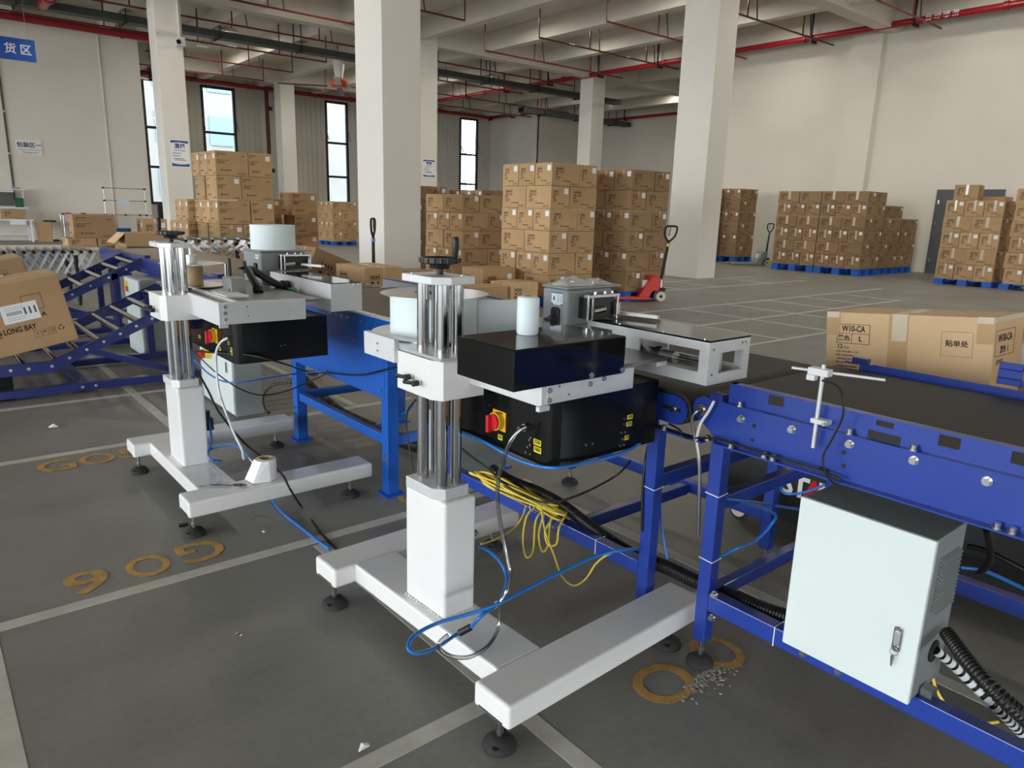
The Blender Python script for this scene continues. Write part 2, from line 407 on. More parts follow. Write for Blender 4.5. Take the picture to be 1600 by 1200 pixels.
# notices on the pillars, packing area signs
def notice(x, y, z, w_, h_, word, label):
    t = thing('notice', label, 'notice', (x, y, z))
    MB().box(x, x+w_, y-.006, y, z, z+h_).build('sheet', 'paper', t)
    MB().prism([(x+.02, z+h_-.02), (x+w_-.02, z+h_-.02), (x+w_-.02, z+h_*.87), (x+w_*.75, z+h_*.895), (x+w_*.5, z+h_*.905), (x+w_*.25, z+h_*.895), (x+.02, z+h_*.87)], 'y', y-.008, y-.006).build('header_band', 'posterblue', t)
    MB().prism([(x+.02, z+.02), (x+w_-.02, z+.02), (x+w_-.02, z+h_*.14), (x+w_*.75, z+h_*.11), (x+w_*.5, z+h_*.10), (x+w_*.25, z+h_*.11), (x+.02, z+h_*.14)], 'y', y-.008, y-.006).build('footer_band', 'posterblue', t)
    text('lettering', word, h_*.2, 'posterink', t, (x+w_/2, y-.009, z+h_*.76), (0, -1, 0), bold=.004)
    l = MB()
    for k, (a, b, q) in enumerate(((.22, .48, .6), (.52, .8, .6), (.1, .55, .5), (.1, .5, .4), (.14, .7, .3), (.2, .8, .25))): l.box(x+w_*a, x+w_*b, y-.0075, y-.006, z+h_*q, z+h_*(q+.022))
    l.build('text_lines', 'barcode', t)
notice(6.62, 24.5, 2.58, .55, .8, '清扫', 'blue and white cleaning notice on the pillar by the carton stack')
notice(15.69, 24.5, 2.72, .56, .66, '素养', 'small blue and white notice on the grey pillar above brown cartons')
t = thing('hanging_sign', 'blue hanging sign with white characters at the upper left edge', 'sign', (3.3, 24, 5.05))
MB().box(1.6, 3.32, 24, 24.03, 5.02, 5.56).build('panel', 'signblue', t)
for ch, x in (('待', 1.95), ('发', 2.35), ('货', 2.76), ('区', 3.10)): text('lettering', ch, .27, 'paper', t, (x, 23.995, 5.28), (0, -1, 0), bold=.004)
mw = MB()
for x in (1.8, 3.15): mw.cyl((x, 24.015, 5.56), (x, 24.015, 8.3), .006, 6)
mw.build('wire', 'zinc', t)
t = thing('wall_sign', 'white packaging area sign with black characters on the left wall', 'sign', (3.5, 32.1, 3.0))
MB().box(3.52, 4.28, 32.07, 32.1, 3.02, 3.52).build('panel', 'paper', t)
text('lettering', '包装区一', .19, 'inkdark', t, (3.90, 32.066, 3.34), (0, -1, 0), bold=.004); text('lettering', 'Packaging Area 1', .075, 'inkdark', t, (3.92, 32.066, 3.10), (0, -1, 0))
MB().box(3.55, 4.25, 32.067, 32.07, 3.18, 3.19).build('rule', 'inkdark', t)
for x, z0, lb in ((6.45, 0, 'white conduit running down the left wall beside the rack'), (3.27, 1.4, 'grey conduit running down the left wall to the packing bench')):
    t = thing('conduit', lb, 'conduit', (x, 32.1, z0))
    MB().cyl((x, 32.07, z0), (x, 32.07, 7.9), .03, 8).build('tube', 'wall_cool' if z0 == 0 else 'tray', t)
    cl = MB()
    for z in (3, 4.4, 6.2): cl.box(x-.05, x+.05, 32.03, 32.1, z, z+.05)
    cl.build('clip', 'wall_cool', t)
t = thing('security_camera', 'small silver security camera on the side of the left pillar', 'camera', (7.1, 24.4, 6.1))
MB().box(7.0, 7.22, 24.3, 24.5, 6.05, 6.3).build('bracket', 'alu_matt', t); MB().cyl((7.05, 24.35, 6.2), (6.95, 24.0, 6.1), .08, 12).build('housing', 'alu_matt', t, smooth=True); MB().cyl((6.95, 24.0, 6.1), (6.94, 23.96, 6.09), .065, 12).build('lens', 'screenblack', t)
t = thing('conduit', 'pale conduit on the left pillar above the security camera', 'conduit', (7.12, 24.45, 6.3)); MB().cyl((7.12, 24.46, 6.3), (7.12, 24.46, 8.3), .035, 8).build('tube', 'pillar', t)
# grey fire door on the right wall
dr = struct(MB().box(25.33, 25.4, 7.85, 9.72, 0, 2.6).build('door_1', 'doorgrey'))
MB().box(25.3, 25.33, 7.97, 8.75, .02, 2.5).build('door_leaf', 'doorgrey', dr); MB().box(25.3, 25.33, 8.78, 9.6, .02, 2.5).build('door_leaf', 'doorgrey', dr)
for z in (.35, 1.5, 2.15): MB().box(25.27, 25.3, 9.58, 9.63, z, z+.12).build('hinge', 'zinc', dr)

# sprinkler mains, branch pipes, hangers
def main_pipe(label, p0, p1, r, hang):
    t = thing('fire_main', label, 'pipe', p0, 'red fire mains')
    MB().cyl(p0, p1, r, 16).build('pipe', 'redpipe', t, smooth=True)
    a, b = Vector(p0), Vector(p1); L = (b-a).length; u = (b-a)/L; sd = Vector((-u.y, u.x, 0))
    k = 1.2
    while k < L:
        q = a+u*k; c = MB().cyl(q-u*.06, q+u*.06, r*1.25, 16).build('coupling', 'redpipe', t, smooth=True); k += 6
    k = 2.4
    while k < L:
        q = a+u*k; h = MB()
        for s in (-1, 1): h.bar(q+sd*(s*(r+.05))-Vector((0, 0, r+.05)), q+sd*(s*(r+.05))+Vector((0, 0, 8.3-q.z)), .05, .05, up=u)
        h.bar(q-sd*(r+.08)-Vector((0, 0, r+.04)), q+sd*(r+.08)-Vector((0, 0, r+.04)), .06, .06)
        h.build('hanger', 'blackiron', t); k += hang
    return t
mp1 = main_pipe('long red fire main running along the right wall towards the far corner', (24.6, 39.6, 7.53), (24.6, -6, 7.53), .10, 3.3)
main_pipe('red fire main running along the left wall', (-6, 31.75, 7.53), (8.1, 31.72, 7.5), .13, 6.5)
main_pipe('red fire main running above the tall windows', (7.9, 40.6, 7.53), (31.5, 40.6, 7.53), .11, 7)
main_pipe('short red fire main on the stair block side', (31.45, 36.0, 7.53), (31.45, 40.6, 7.53), .085, 2.6)
main_pipe('red fire main along the dark stair block wall', (31.45, 35.95, 7.53), (37.0, 35.95, 7.53), .085, 2.6)
main_pipe('red fire main along the far recess wall', (36.9, 35.95, 7.53), (36.9, 19, 7.53), .085, 5)
main_pipe('thick red fire main overhead at the upper left', (4.2, 28.0, 7.28), (4.2, 12, 7.28), .15, 30)
for ch, y in (('⇦', 10.72), ('自', 10.42), ('动', 10.17), ('喷', 9.92), ('淋', 9.67)): text('lettering', ch, .2, 'paper', mp1, (24.505, y, 7.54), (-1, 0, 0), bold=.004)
t = thing('riser_pipe', 'red vertical riser pipe beside the far window wall pillar', 'pipe', (16.0, 40.3, 0)); MB().cyl((15.95, 40.3, 0), (15.95, 40.3, 8.3), .1, 12).build('pipe', 'redpipe_dark', t, smooth=True)
for z in (3.2, 6.4): MB().box(16.02, 16.2, 40.2, 40.4, z, z+.2).build('bracket', 'blackiron', t)
def branch(x0, x1, y, z, label, end_up=True, step=3.04, ph=1.0):
    t = thing('sprinkler_pipe', label, 'pipe', (x0, y, z), 'thin red sprinkler branch pipes')
    p = MB().cyl((x0, y, z), (x1, y, z), .03, 8)
    p.cyl((x1, y, z), (x1, y, 8.3), .022, 8) if end_up else p.cyl((x0, y, z), (x0, y, 8.3), .022, 8)
    p.build('pipe', 'redpipe_dark', t, smooth=True)
    x = x0+ph
    while x < x1-.3:
        MB().cyl((x, y, z), (x, y, 8.3), .025, 6).build('drop', 'redpipe_dark', t)
        MB().bar((x+.5, y, z-.05), (x+.5, y, 8.3), .07, .05).bar((x+.5, y-.0, z), (x+.36, y+.05, 8.3), .03, .03).build('hanger', 'blackiron', t)
        x += step
YS = [10.05, 13.37, 16.65, 19.72, 22.7, 25.75, 29.3, 32.65, 36.0]
for i, y in enumerate(YS):
    o = ('first', 'second', 'third', 'fourth', 'fifth', 'sixth', 'seventh', 'eighth', 'ninth')[i]
    if i > 2: branch(-4 if y < 31 else 8.2, 14.15, y, 7.2, o+' thin red sprinkler pipe from the camera, left bay of the ceiling')
    if y > 31: branch(17.3, 31, y, 7.2, o+' thin red sprinkler pipe from the camera, right bay of the ceiling', False, ph=2.4)
    else: branch(17.2, 24.6, y, 7.2, o+' thin red sprinkler pipe from the camera, right bay of the ceiling', False, ph=2.4)
# cable trays
def tray(label, x0, x1, y0, y1, z0, z1):
    t = thing('cable_tray', label, 'cable tray', (x0, y0, z0), 'grey cable trays')
    MB().box(x0, x1, y0, y1, z0, z0+.02).box(x0, x1, y0, y0+.02, z0+.02, z1).box(x0, x1, y1-.02, y1, z0+.02, z1).build('trough', 'tray', t)
    MB().box(x0, x1, y0-.01, y1+.01, z1, z1+.02).build('lid', 'tray', t)
    x = x0+1.5
    while x < x1:
        MB().box(x, x+.05, y0-.15, y1+.1, z0-.06, z0).build('bracket', 'blackiron', t)
        MB().box(x, x+.03, y0-.13, y0-.1, z0, 8.3).build('rod', 'blackiron', t); MB().box(x, x+.03, y1+.05, y1+.08, z0, 8.3).build('rod', 'blackiron', t); x += 3
tray('long grey cable tray crossing the hall under the ceiling', -4, 30.5, 28.1, 28.6, 7.22, 7.42)
tray('far grey cable tray along the recess beyond the slim pillar', 28, 37, 33.2, 33.7, 7.0, 7.25)
# ceiling fan
t = thing('ceiling_fan', 'large ceiling fan with orange hub and long white blades near the window wall', 'fan', (15.6, 31.1, 6.7))
MB().cyl((15.6, 31.1, 6.75), (15.6, 31.1, 8.3), .05, 10).build('drop_rod', 'tray', t)
MB().lathe([(.3, 0), (.36, .05), (.36, .25), (.2, .36)], (15.6, 31.1, 6.6), 20).build('hub', 'orange', t, smooth=True)
MB().lathe([(.16, .0), (.24, .55), (.26, .95), (.2, 1.0)], (15.6, 31.1, 6.93), 16).build('motor_canopy', 'extwhite', t, smooth=True)
for k in range(4):
    a = math.radians(241+90*k); u = Vector((math.cos(a), math.sin(a), 0)); c = Vector((15.6, 31.1, 6.62))
    MB().bar(c+u*.5, c+u*2.6, .26, .02, up=(.05*math.sin(a), -.05*math.cos(a), 1)).build('blade', 'extwhite' if k == 0 else 'tray', t)
t = thing('tube_light', 'small bright tube lamp behind the left pillar', 'lamp', (8.4, 37, 6.9)); MB().bar((8.3, 37, 6.85), (9.6, 38.3, 6.95), .12, .08).build('batten', 'extwhite', t); MB().cyl((8.95, 37.65, 6.95), (8.95, 37.65, 8.3), .02, 6).build('rod', 'blackiron', t)
for x, y, lb in ((11.8, 27.0, 'flush round ceiling lamp above the cable tray'), (10.4, 31.0, 'pale ceiling lamp behind the cable tray'), (9.6, 33.5, 'white ceiling lamp just right of the left pillar')):
    t = thing('ceiling_lamp', lb, 'lamp', (x, y, 8.0)); MB().lathe([(.12, .25), (.3, .1), (.36, 0)], (x, y, 7.95), 16).build('shade', 'alu_matt', t, smooth=True); MB().cyl((x, y, 8.2), (x, y, 8.3), .02, 8).build('stem', 'tray', t)

# fill lamps added between the beams to brighten the deeper hall
FILLMESH = MB().lathe([(.10, .16), (.22, .10), (.26, 0)], (0, 0, 0), 20).mesh('shade', 'alu_matt', True)
def fill_lamp(x, y, power):
    t = thing('added_fill_lamp', 'added round fill lamp recessed between the concrete beams', 'lamp', (x, y, 8.05), 'added fill lamps between the beams')
    inst('shade', FILLMESH, t, (x, y, 8.05)); MB().cyl((x, y, 8.2), (x, y, 8.3), .02, 8).build('stem', 'tray', t)
    l = bpy.data.lights.new('added_fill_light', 'AREA'); l.shape = 'DISK'; l.size = .46; l.energy = power; l.color = (1, .94, .84); l.spread = math.pi
    o = bpy.data.objects.new('added_fill_light', l); COL.objects.link(o); o.parent = t; o.location = (0, 0, -.02)
FILL_W = 46
for k in (-4, -2, 0, 1, 2):
    for y in (-6, 2.5, 8.6, 14.9, 21.0, 31.0, 34.6):
        if k == -4 and y > 30: continue
        fill_lamp(15.57+3.04*k+1.5, y, FILL_W*.75 if k == 2 else FILL_W if k >= 0 else FILL_W*2.0 if y > 14 else FILL_W*.7)
for x, y in ((28, 22), (28.4, 31), (33, 27), (34, 32)): fill_lamp(x, y, FILL_W*1.1)  # more added fill, for the far recess

# ================================================================== LABELLING MACHINES
CAPSCREW = MB().cyl((0, 0, 0), (0, 0, .007), .0058, 10).cyl((0, 0, 0), (0, 0, .0015), .009, 12).mesh('bolt', 'zinc', True)
BIGBOLT = MB().cyl((0, 0, -.002), (0, 0, .002), .013, 12).cyl((0, 0, .002), (0, 0, .014), .0095, 10).mesh('bolt', 'zinc', True)
SMALLSCREW = MB().cyl((0, 0, 0), (0, 0, .003), .004, 8).mesh('screw', 'zinc', True)
RX = (0, -math.pi/2, 0)      # +Z of the part turned to -X
RY = (math.pi/2, 0, 0)       # +Z turned to -Y
def foot(t, x, y, ztop, r=.052, bore=True):
    f = MB().lathe([(r, 0), (r*1.02, .008), (r*.93, .018), (r*.5, .034), (r*.38, .038)], (x, y, 0), 24).build('foot_pad', 'rubber', t, smooth=True)
    MB().cyl((x, y, .036), (x, y, ztop), .0085, 10).cyl((x, y, .05), (x, y, .062), .014, 6).build('threaded_rod', 'steel', f)
    if bore:
        for a in (.6, 3.74): MB().lathe([(.010, 0), (.012, .008), (.006, .009)], (x+r*.72*math.cos(a), y+r*.72*math.sin(a), .016), 12).build('bolt_hole', 'darkinside', f)
def rotz(cx, cy, a): return Matrix.Translation((cx, cy, 0)) @ Matrix.Rotation(a, 4, 'Z') @ Matrix.Translation((-cx, -cy, 0))
def hollow(m, x0, x1, y0, y1, z0, z1, t=.004):
    """plate box open inside"""
    m.box(x0, x1, y0, y1, z0, z0+t)

def labeler(cx, cy, label, rot, near_y, rear_y, second):
    t = thing('labelling_machine', label, 'machine', (cx, cy, 0), 'column labelling machines')
    R = rotz(cx, cy, rot)
    # --- floor frame
    for yy in (near_y, rear_y):
        b = MB().box(cx-.125, cx+.86, cy+yy-.082, cy+yy+.082, .118, .2).xf(R).build('base_bar', 'whitepaint', t, bevel=.012, seg=3)
        MB().box(cx-.1262, cx-.125, cy+yy-.055, cy+yy+.055, .128, .133).xf(R).build('end_slot', 'darkinside', b)
        for xx in (-.085, .76):
            q = R @ Vector((cx+xx, cy+yy, 0)); foot(t, q.x, q.y, .12)
    MB().box(cx-.035, cx+.158, cy+near_y+.08, cy+rear_y-.08, .122, .2).xf(R).build('cross_beam', 'whitepaint', t, bevel=.008)
    w_ = MB()
    for k in range(14):
        f = k/13
        for (x0, y0, x1, y1) in ((0, 0, 0, .235), (0, 0, .137, 0)): w_.lathe([(.004, 0), (.006, .003), (.002, .007)], R @ Vector((cx+x0+(x1-x0)*f, cy+y0+(y1-y0)*f, .2)), 6)
    o = w_.build('weld_seam', 'weld', t); o['kind'] = 'stuff'
    MB().box(cx, cx+.137, cy, cy+.238, .2, .635).xf(R).build('column_box', 'whitepaint', t, bevel=.012, seg=3)
    MB().prism([(cx-.012, cy+.215), (cx-.012, cy+.06), (cx+.02, cy+.022), (cx+.118, cy+.022), (cx+.118, cy+.215)], 'z', .635, .675).xf(R).build('column_plate', 'alu_matt', t, bevel=.002)
    zc0, zc1 = .998, 1.128
    for xx, yy in ((.03, .058), (.03, .17), (.088, .058), (.088, .17)):
        q = R @ Vector((cx+xx, cy+yy, 0)); MB().cyl((q.x, q.y, .675), (q.x, q.y, 1.362), .0205, 24).build('guide_rod', 'chrome', t, smooth=True)
    q = R @ Vector((cx+.058, cy+.115, 0)); ls = MB()
    rr = [.0085, .0105]; ls.tube([(q.x, q.y, .675+.685*k/150) for k in range(151)], rr, 8, sub=1)
    ls.build('lead_screw', 'steel', t)
    MB().cyl((q.x, q.y, 1.30), (q.x, q.y, 1.362), .016, 12).build('screw_coupling', 'zinc', t)
    tp = [(cx-.022, cy+.218), (cx-.022, cy+.055), (cx+.028, cy+.01), (cx+.122, cy+.01), (cx+.122, cy+.218)]
    pl = MB().prism(tp, 'z', 1.362, 1.387).xf(R).build('top_plate', 'alu_matt', t, bevel=.002)
    for xx, yy in ((0.0, .19), (.09, .04), (.1, .19)):
        q2 = R @ Vector((cx+xx, cy+yy, 1.387)); inst('screw', SMALLSCREW, pl, q2)
    hw = MB().lathe([(.012, 0), (.012, .018), (.03, .02), (.034, .032), (.058, .036), (.0655, .040), (.0655, .054), (.057, .056), (.05, .047), (.022, .044), (.014, .046)], (q.x, q.y, 1.387), 32).build('handwheel', 'blackplastic', t, smooth=True)
    grips = MB()
    for k in range(18):
        a = 2*math.pi*k/18; grips.lathe([(.006, 0), (.006, .014)], (q.x+.064*math.cos(a), q.y+.064*math.sin(a), 1.387+.040), 8)
    grips.build('rim_grip', 'blackplastic', hw)['kind'] = 'stuff'
    hx, hy = q.x+.052*math.cos(-.35 if not second else 2.6), q.y+.052*math.sin(-.35 if not second else 2.6)
    MB().lathe([(.007, 0), (.009, .01), (.0115, .035), (.0115, .062), (.009, .068)], (hx, hy, 1.441), 14).build('crank_handle', 'blackplastic', hw, smooth=True)
    # --- carriage
    cp = [(cx-.045, cy+.225), (cx-.045, cy+.02), (cx-.022, cy-.02), (cx+.085, cy-.02), (cx+.14, cy-.02), (cx+.14, cy+.225)]
    cb = MB().prism(cp, 'z', zc0, zc1).build('carriage_block', 'whitepaint', t, bevel=.002)
    for k, (yy, zz) in enumerate(((.075, 1.045), (.125, 1.056))):
        y_, x_ = cy+yy, cx-.045
        MB().cyl((x_, y_, zz), (x_-.018, y_, zz), .006, 10).build('clamp_stud', 'zinc', cb)
        MB().cyl((x_-.012, y_, zz), (x_-.032, y_, zz), .010, 12).cyl((x_-.024, y_-.002, zz), (x_-.030, y_+.055, zz-.004), .006, 8, r1=.0075).build('clamp_lever', 'blackplastic', cb, smooth=True)
    return t, R

def side_rail(t, x0, x1, y0, y1, z0, z1, name='platform_rail'):
    return MB().box(x0, x1, y0, y1, z0, z1).build(name, 'alu_matt', t, bevel=.0015)
def enclosure(t, x0, x1, y0, y1, z0, z1):
    """black rounded control housing below the platform"""
    p = []
    for k in range(9):
        a = math.pi+math.pi/2*k/8; p.append((x0+.04+.04*math.cos(a), y0+.04+.04*math.sin(a)))
    p += [(x1, y0), (x1, y1), (x0, y1)]
    return MB().prism(p, 'z', z0, z1).build('control_housing', 'blackpaint', t, smooth=True)
def isolator(t, x, y, z, s=1.0, face='x'):
    """red and yellow rotary switch on a face looking to -X"""
    pl = MB().box(x-.006, x, y-.034*s, y+.034*s, z-.034*s, z+.034*s).build('isolator_plate', 'yellow', t, bevel=.002)
    MB().cyl((x-.006, y, z), (x-.026, y, z), .031*s, 28).build('collar', 'yellow', pl, smooth=True)
    k = MB().cyl((x-.022, y, z), (x-.034, y, z), .027*s, 28).build('rotor', 'red', pl, smooth=True)
    MB().bar((x-.038, y+.012*s, z+.022*s), (x-.040, y+.012*s-.004, z-.036*s), .013*s, .02, up=(1, 0, 0)).build('rotor_grip', 'red', pl, bevel=.002)
    MB().box(x-.007, x-.006, y-.02*s, y-.004*s, z+.026*s, z+.031*s).build('plate_mark', 'inkdark', pl)
def ytag(t, x, y, z, w_, h_, face, word='电源'):
    if face == 'x':
        o = MB().box(x-.0012, x, y-w_, y, z-h_/2, z+h_/2).build('yellow_tag', 'tagyellow', t); text('lettering', word, h_*.8, 'inkdark', o, (x-.0016, y-w_/2, z), (-1, 0, 0), width=w_*.75)
    else:
        o = MB().box(x, x+w_, y-.0012, y, z-h_/2, z+h_/2).build('yellow_tag', 'tagyellow', t); text('lettering', word, h_*.8, 'inkdark', o, (x+w_/2, y-.0016, z), (0, -1, 0), width=w_*.75)
def connector(t, p, d, n=2):
    d = Vector(d); MB().cyl(p, Vector(p)+d*.006, .009, 12).cyl(Vector(p)+d*.006, Vector(p)+d*.014, .007, 10).build('connector', 'zinc', t)

def holed_plate(m, axis, c0, c1, u0, u1, z0, z1, holes):
    """plate in the plane (u,z) with rectangular openings, thickness c0..c1 along axis"""
    us = sorted({u0, u1, *[h[0] for h in holes], *[h[1] for h in holes]}); zs = sorted({z0, z1, *[h[2] for h in holes], *[h[3] for h in holes]})
    for a, b in zip(us, us[1:]):
        for c, d in zip(zs, zs[1:]):
            um, zm = (a+b)/2, (c+d)/2
            if any(h[0] < um < h[1] and h[2] < zm < h[3] for h in holes): continue
            m.box(c0, c1, a, b, c, d) if axis == 'x' else m.box(a, b, c0, c1, c, d)
    return m

def print_module(t, x0, x1, y, z0, z1):
    """chromed peeling head in front of the printer"""
    h = MB().box(x0+.012, x1-.02, y-.05, y, z0, z1-.012).build('print_module', 'blackplastic', t)
    for xx in (x0, x0+.022, x1-.012): MB().cyl((xx+.006, y-.055, z0-.004), (xx+.006, y-.055, z1), .0055, 10).build('peel_roller', 'chrome', h, smooth=True)
    MB().box(x0+.005, x1, y-.06, y-.03, z1-.012, z1).build('head_bridge', 'steel', h, bevel=.002)
    MB().cyl((x0+.03, y-.056, z0+.03), (x0+.09, y-.056, z0+.035), .012, 12).build('solenoid', 'steel', h, smooth=True)
    for xx in (.05, .1, .14): MB().cyl((x0+xx, y-.045, z1), (x0+xx, y-.045, z1+.01), .006, 8).build('thumbscrew', 'zinc', h)
    MB().box(x1-.03, x1-.012, y-.075, y-.055, z0+.01, z1-.03).build('pressure_arm', 'steel', h, bevel=.002)
def printer(t, x0, x1, y0, y1, z0, z1, latches, lcd, lz):
    p = MB().box(x0, x1, y0, y1, z0, z1-.008).build('printer_body', 'greymachine', t, bevel=.012, seg=3)
    MB().box(x0-.002, x1+.045, y0-.004, y1+.004, z1-.008, z1).build('printer_lid', 'cabinet_dark', p, bevel=.003)
    MB().box(x0-.0008, x1, y0-.0008, y1, z0+.058, z0+.060).build('seam', 'darkinside', p)
    s = MB().box(x0-.003, x0, lcd[0], lcd[1], lcd[2], lcd[3]).build('display', 'lcd', p)
    g = MB(); w_, h_ = lcd[1]-lcd[0], lcd[3]-lcd[2]
    g.box(x0-.0036, x0-.003, lcd[0], lcd[1], lcd[3]-h_*.08, lcd[3]); g.box(x0-.0036, x0-.003, lcd[0], lcd[0]+w_*.15, lcd[2], lcd[2]+h_*.1); g.box(x0-.0036, x0-.003, lcd[1]-w_*.15, lcd[1], lcd[2], lcd[2]+h_*.1)
    for a in (.08, .32):
        for b in (.3, .5, .7): g.box(x0-.0036, x0-.003, lcd[0]+w_*a, lcd[0]+w_*(a+.1), lcd[2]+h_*b, lcd[2]+h_*(b+.06))
    g.box(x0-.0036, x0-.003, lcd[0]+w_*.7, lcd[0]+w_*.82, lcd[2]+h_*.35, lcd[2]+h_*.65)
    g.build('display_icons', 'posterink', s)
    for y in latches:
        la = MB().prism(rnd_rect(y-.021, y+.021, lz, lz+.078, .014), 'x', x0-.012, x0).build('latch', 'blackplastic', p, bevel=.003)
        MB().prism([(x0-.012, lz+.046), (x0-.045, lz+.038), (x0-.045, lz+.028), (x0-.012, lz+.02)], 'y', y-.017, y+.02).build('latch_grip', 'blackplastic', la, bevel=.002)
    return p

# ---------------- near machine
A, RA = labeler(1.284, 1.87, 'labelling machine with flat black cover box and yellow cables below', .035, -.405, .637, False)
side_rail(A, 1.365, 1.385, 1.50, 1.85, 1.044, 1.118)            # rail towards the camera
side_rail(A, 1.385, 1.76, 1.497, 1.515, 1.05, 1.118, 'front_rail')
MB().box(1.345, 1.385, 1.485, 1.50, 1.036, 1.05).build('rail_corner', 'alu_matt', A)
side_rail(A, 1.225, 1.245, 2.09, 2.30, 1.085, 1.165, 'rear_rail')
for y, z in ((2.20, 1.135), (2.20, 1.11)): inst('bolt', SMALLSCREW, A, (1.225, y, z), RX)
MB().box(1.385, 1.95, 1.515, 2.45, 1.118, 1.13).build('platform_plate', 'plate_dark', A)
MB().box(1.245, 1.385, 1.84, 2.30, 1.13, 1.14).build('side_plate', 'alu', A)
for z in (1.062, 1.092): inst('bolt', CAPSCREW, A, (1.393, 1.497, z), RY)
for x, z in ((1.47, 1.07), (1.56, 1.09), (1.62, 1.10), (1.43, 1.10)): inst('bolt', CAPSCREW if x > 1.5 else SMALLSCREW, A, (x, 1.497, z), RY)
for y in (1.60, 1.72): inst('bolt', SMALLSCREW, A, (1.365, y, 1.075), RX)
hs = enclosure(A, 1.46, 1.95, 1.545, 2.22, .82, 1.044)
isolator(A, 1.46, 1.805, .915)
ytag(A, 1.46, 1.812, .857, .022, .018, 'x')
ytag(A, 1.46, 1.632, .889, .034, .019, 'x', '送料阀'); ytag(A, 1.46, 1.630, .865, .034, .019, 'x', '电磁阀')
for y, z in ((1.645, .897), (1.652, .888), (1.648, .872), (1.66, .862), (1.667, .842), (1.645, .842), (1.90, .98), (1.86, .955), (1.86, .90)): inst('screw', SMALLSCREW, A, (1.46, y, z), RX)
noz = MB().cyl((1.46, 1.666, .927), (1.445, 1.666, .927), .014, 6).build('air_nipple', 'zinc', A); MB().cyl((1.445, 1.666, .927), (1.425, 1.666, .925), .010, 12).build('nipple_nose', 'zinc', A, smooth=True)
for x, z, w_ in ((1.798, .933, .027), (1.796, .909, .027), (1.792, .862, .02)): ytag(A, x, 1.545, z, w_, .016, 'y', '光电')
for x, z in ((1.782, .931), (1.782, .912), (1.78, .86), (1.771, .885), (1.790, .883), (1.769, .838), (1.788, .838), (1.605, .873), (1.635, .872)): inst('screw', SMALLSCREW, A, (x, 1.545, z), RY)
cv = MB().box(1.22, 1.665, 1.455, 1.72, 1.118, 1.235).build('cover_box', 'blackgloss', A, bevel=.004)
for x in (1.52, 1.655): inst('bolt', CAPSCREW, cv, (x, 1.455, 1.13), RY)
# label supply reel with its discs and paper web
MB().cyl((1.50, 2.26, 1.14), (1.50, 2.26, 1.146), .235, 48).build('reel_disc', 'alu', A, smooth=True)
MB().cyl((1.50, 2.26, 1.146), (1.50, 2.26, 1.285), .165, 48).build('label_reel', 'labelroll', A, smooth=True)
rd = MB()
n = 48; i0 = len(rd.v)
for k in range(n):
    a = 2*math.pi*k/n
    for r, z in ((.20, 1.287), (.20, 1.291), (.075, 1.291), (.075, 1.287)): rd.v.append((1.50+r*math.cos(a), 2.26+r*math.sin(a), z))
for k in range(n):
    for q in range(4): rd.f.append((4*k+q, 4*k+(q+1) % 4, 4*((k+1) % n)+(q+1) % 4, 4*((k+1) % n)+q))
rd.build('reel_ring', 'steel', A, smooth=True)
MB().lathe([(.07, 0), (.07, .12), (.02, .125), (.02, .15)], (1.50, 2.26, 1.146), 24).build('reel_hub', 'blackplastic', A, smooth=True)
wb = MB(); P = smooth([(1.60, 2.128, 0), (1.68, 2.09, 0), (1.76, 2.06, 0), (1.82, 2.055, 0)], 6)
for a in P: wb.v += [(a.x, a.y, 1.15), (a.x, a.y, 1.274)]
for k in range(len(P)-1): wb.f.append((2*k, 2*k+2, 2*k+3, 2*k+1))
wo = wb.build('paper_web', 'labelroll', A, smooth=True); sm = wo.modifiers.new('thick', 'SOLIDIFY'); sm.thickness = .0006
MB().cyl((1.62, 2.35, 1.13), (1.62, 2.35, 1.30), .012, 12).build('guide_post', 'hoseblue', A)
printer(A, 1.84, 2.08, 1.905, 2.04, 1.13, 1.33, (1.958,), (1.925, 1.985, 1.262, 1.308), 1.175)
MB().box(1.79, 1.86, 2.03, 2.13, 1.13, 1.20).build('printer_cradle', 'cabinet', A, bevel=.004)
print_module(A, 1.89, 2.06, 1.905, 1.215, 1.305)
# print arm above the belt
ax0, ax1, ay0, ay1, az0, az1 = 1.955, 2.185, 1.355, 1.93, 1.06, 1.208
arm = holed_plate(MB(), 'x', ax0, ax0+.01, ay0, ay1, az0, az1-.006, [(ay0+.038, ay0+.295, az0+.04, az1-.035), (ay1-.15, ay1-.035, az1-.062, az1-.025)])
arm.build('arm_side', 'alu_matt', A)
e = holed_plate(MB(), 'y', ay0, ay0+.01, ax0+.01, ax1, az0, az1-.006, [(ax0+.06, ax1-.035, az0+.035, az1-.045)]).build('arm_end', 'alu_matt', A)
holed_plate(MB(), 'x', ax1-.01, ax1, ay0+.01, ay1, az0, az1-.006, [(ay0+.05, ay0+.34, az0+.04, az1-.03)]).build('arm_side', 'alu_matt', A)
MB().box(ax0, ax1, ay0, ay1-.02, az1-.006, az1).build('arm_lid', 'blackgloss', A)
MB().box(ax0+.01, ax1-.01, ay0+.01, ay1, az0, az0+.006).build('arm_floor', 'alu', A)
MB().cyl((ax0+.09, ay0+.05, az0+.05), (ax0+.09, ay0+.22, az0+.05), .007, 12).build('piston_rod', 'chrome', A, smooth=True)
MB().cyl((ax0+.09, ay0+.2, az0+.05), (ax0+.09, ay0+.36, az0+.05), .022, 16).build('air_cylinder', 'alu', A, smooth=True)
MB().cyl((ax0+.09, ay0+.255, az0+.05), (ax0+.09, ay0+.28, az0+.05), .03, 16).build('cylinder_nut', 'steel', A, smooth=True)
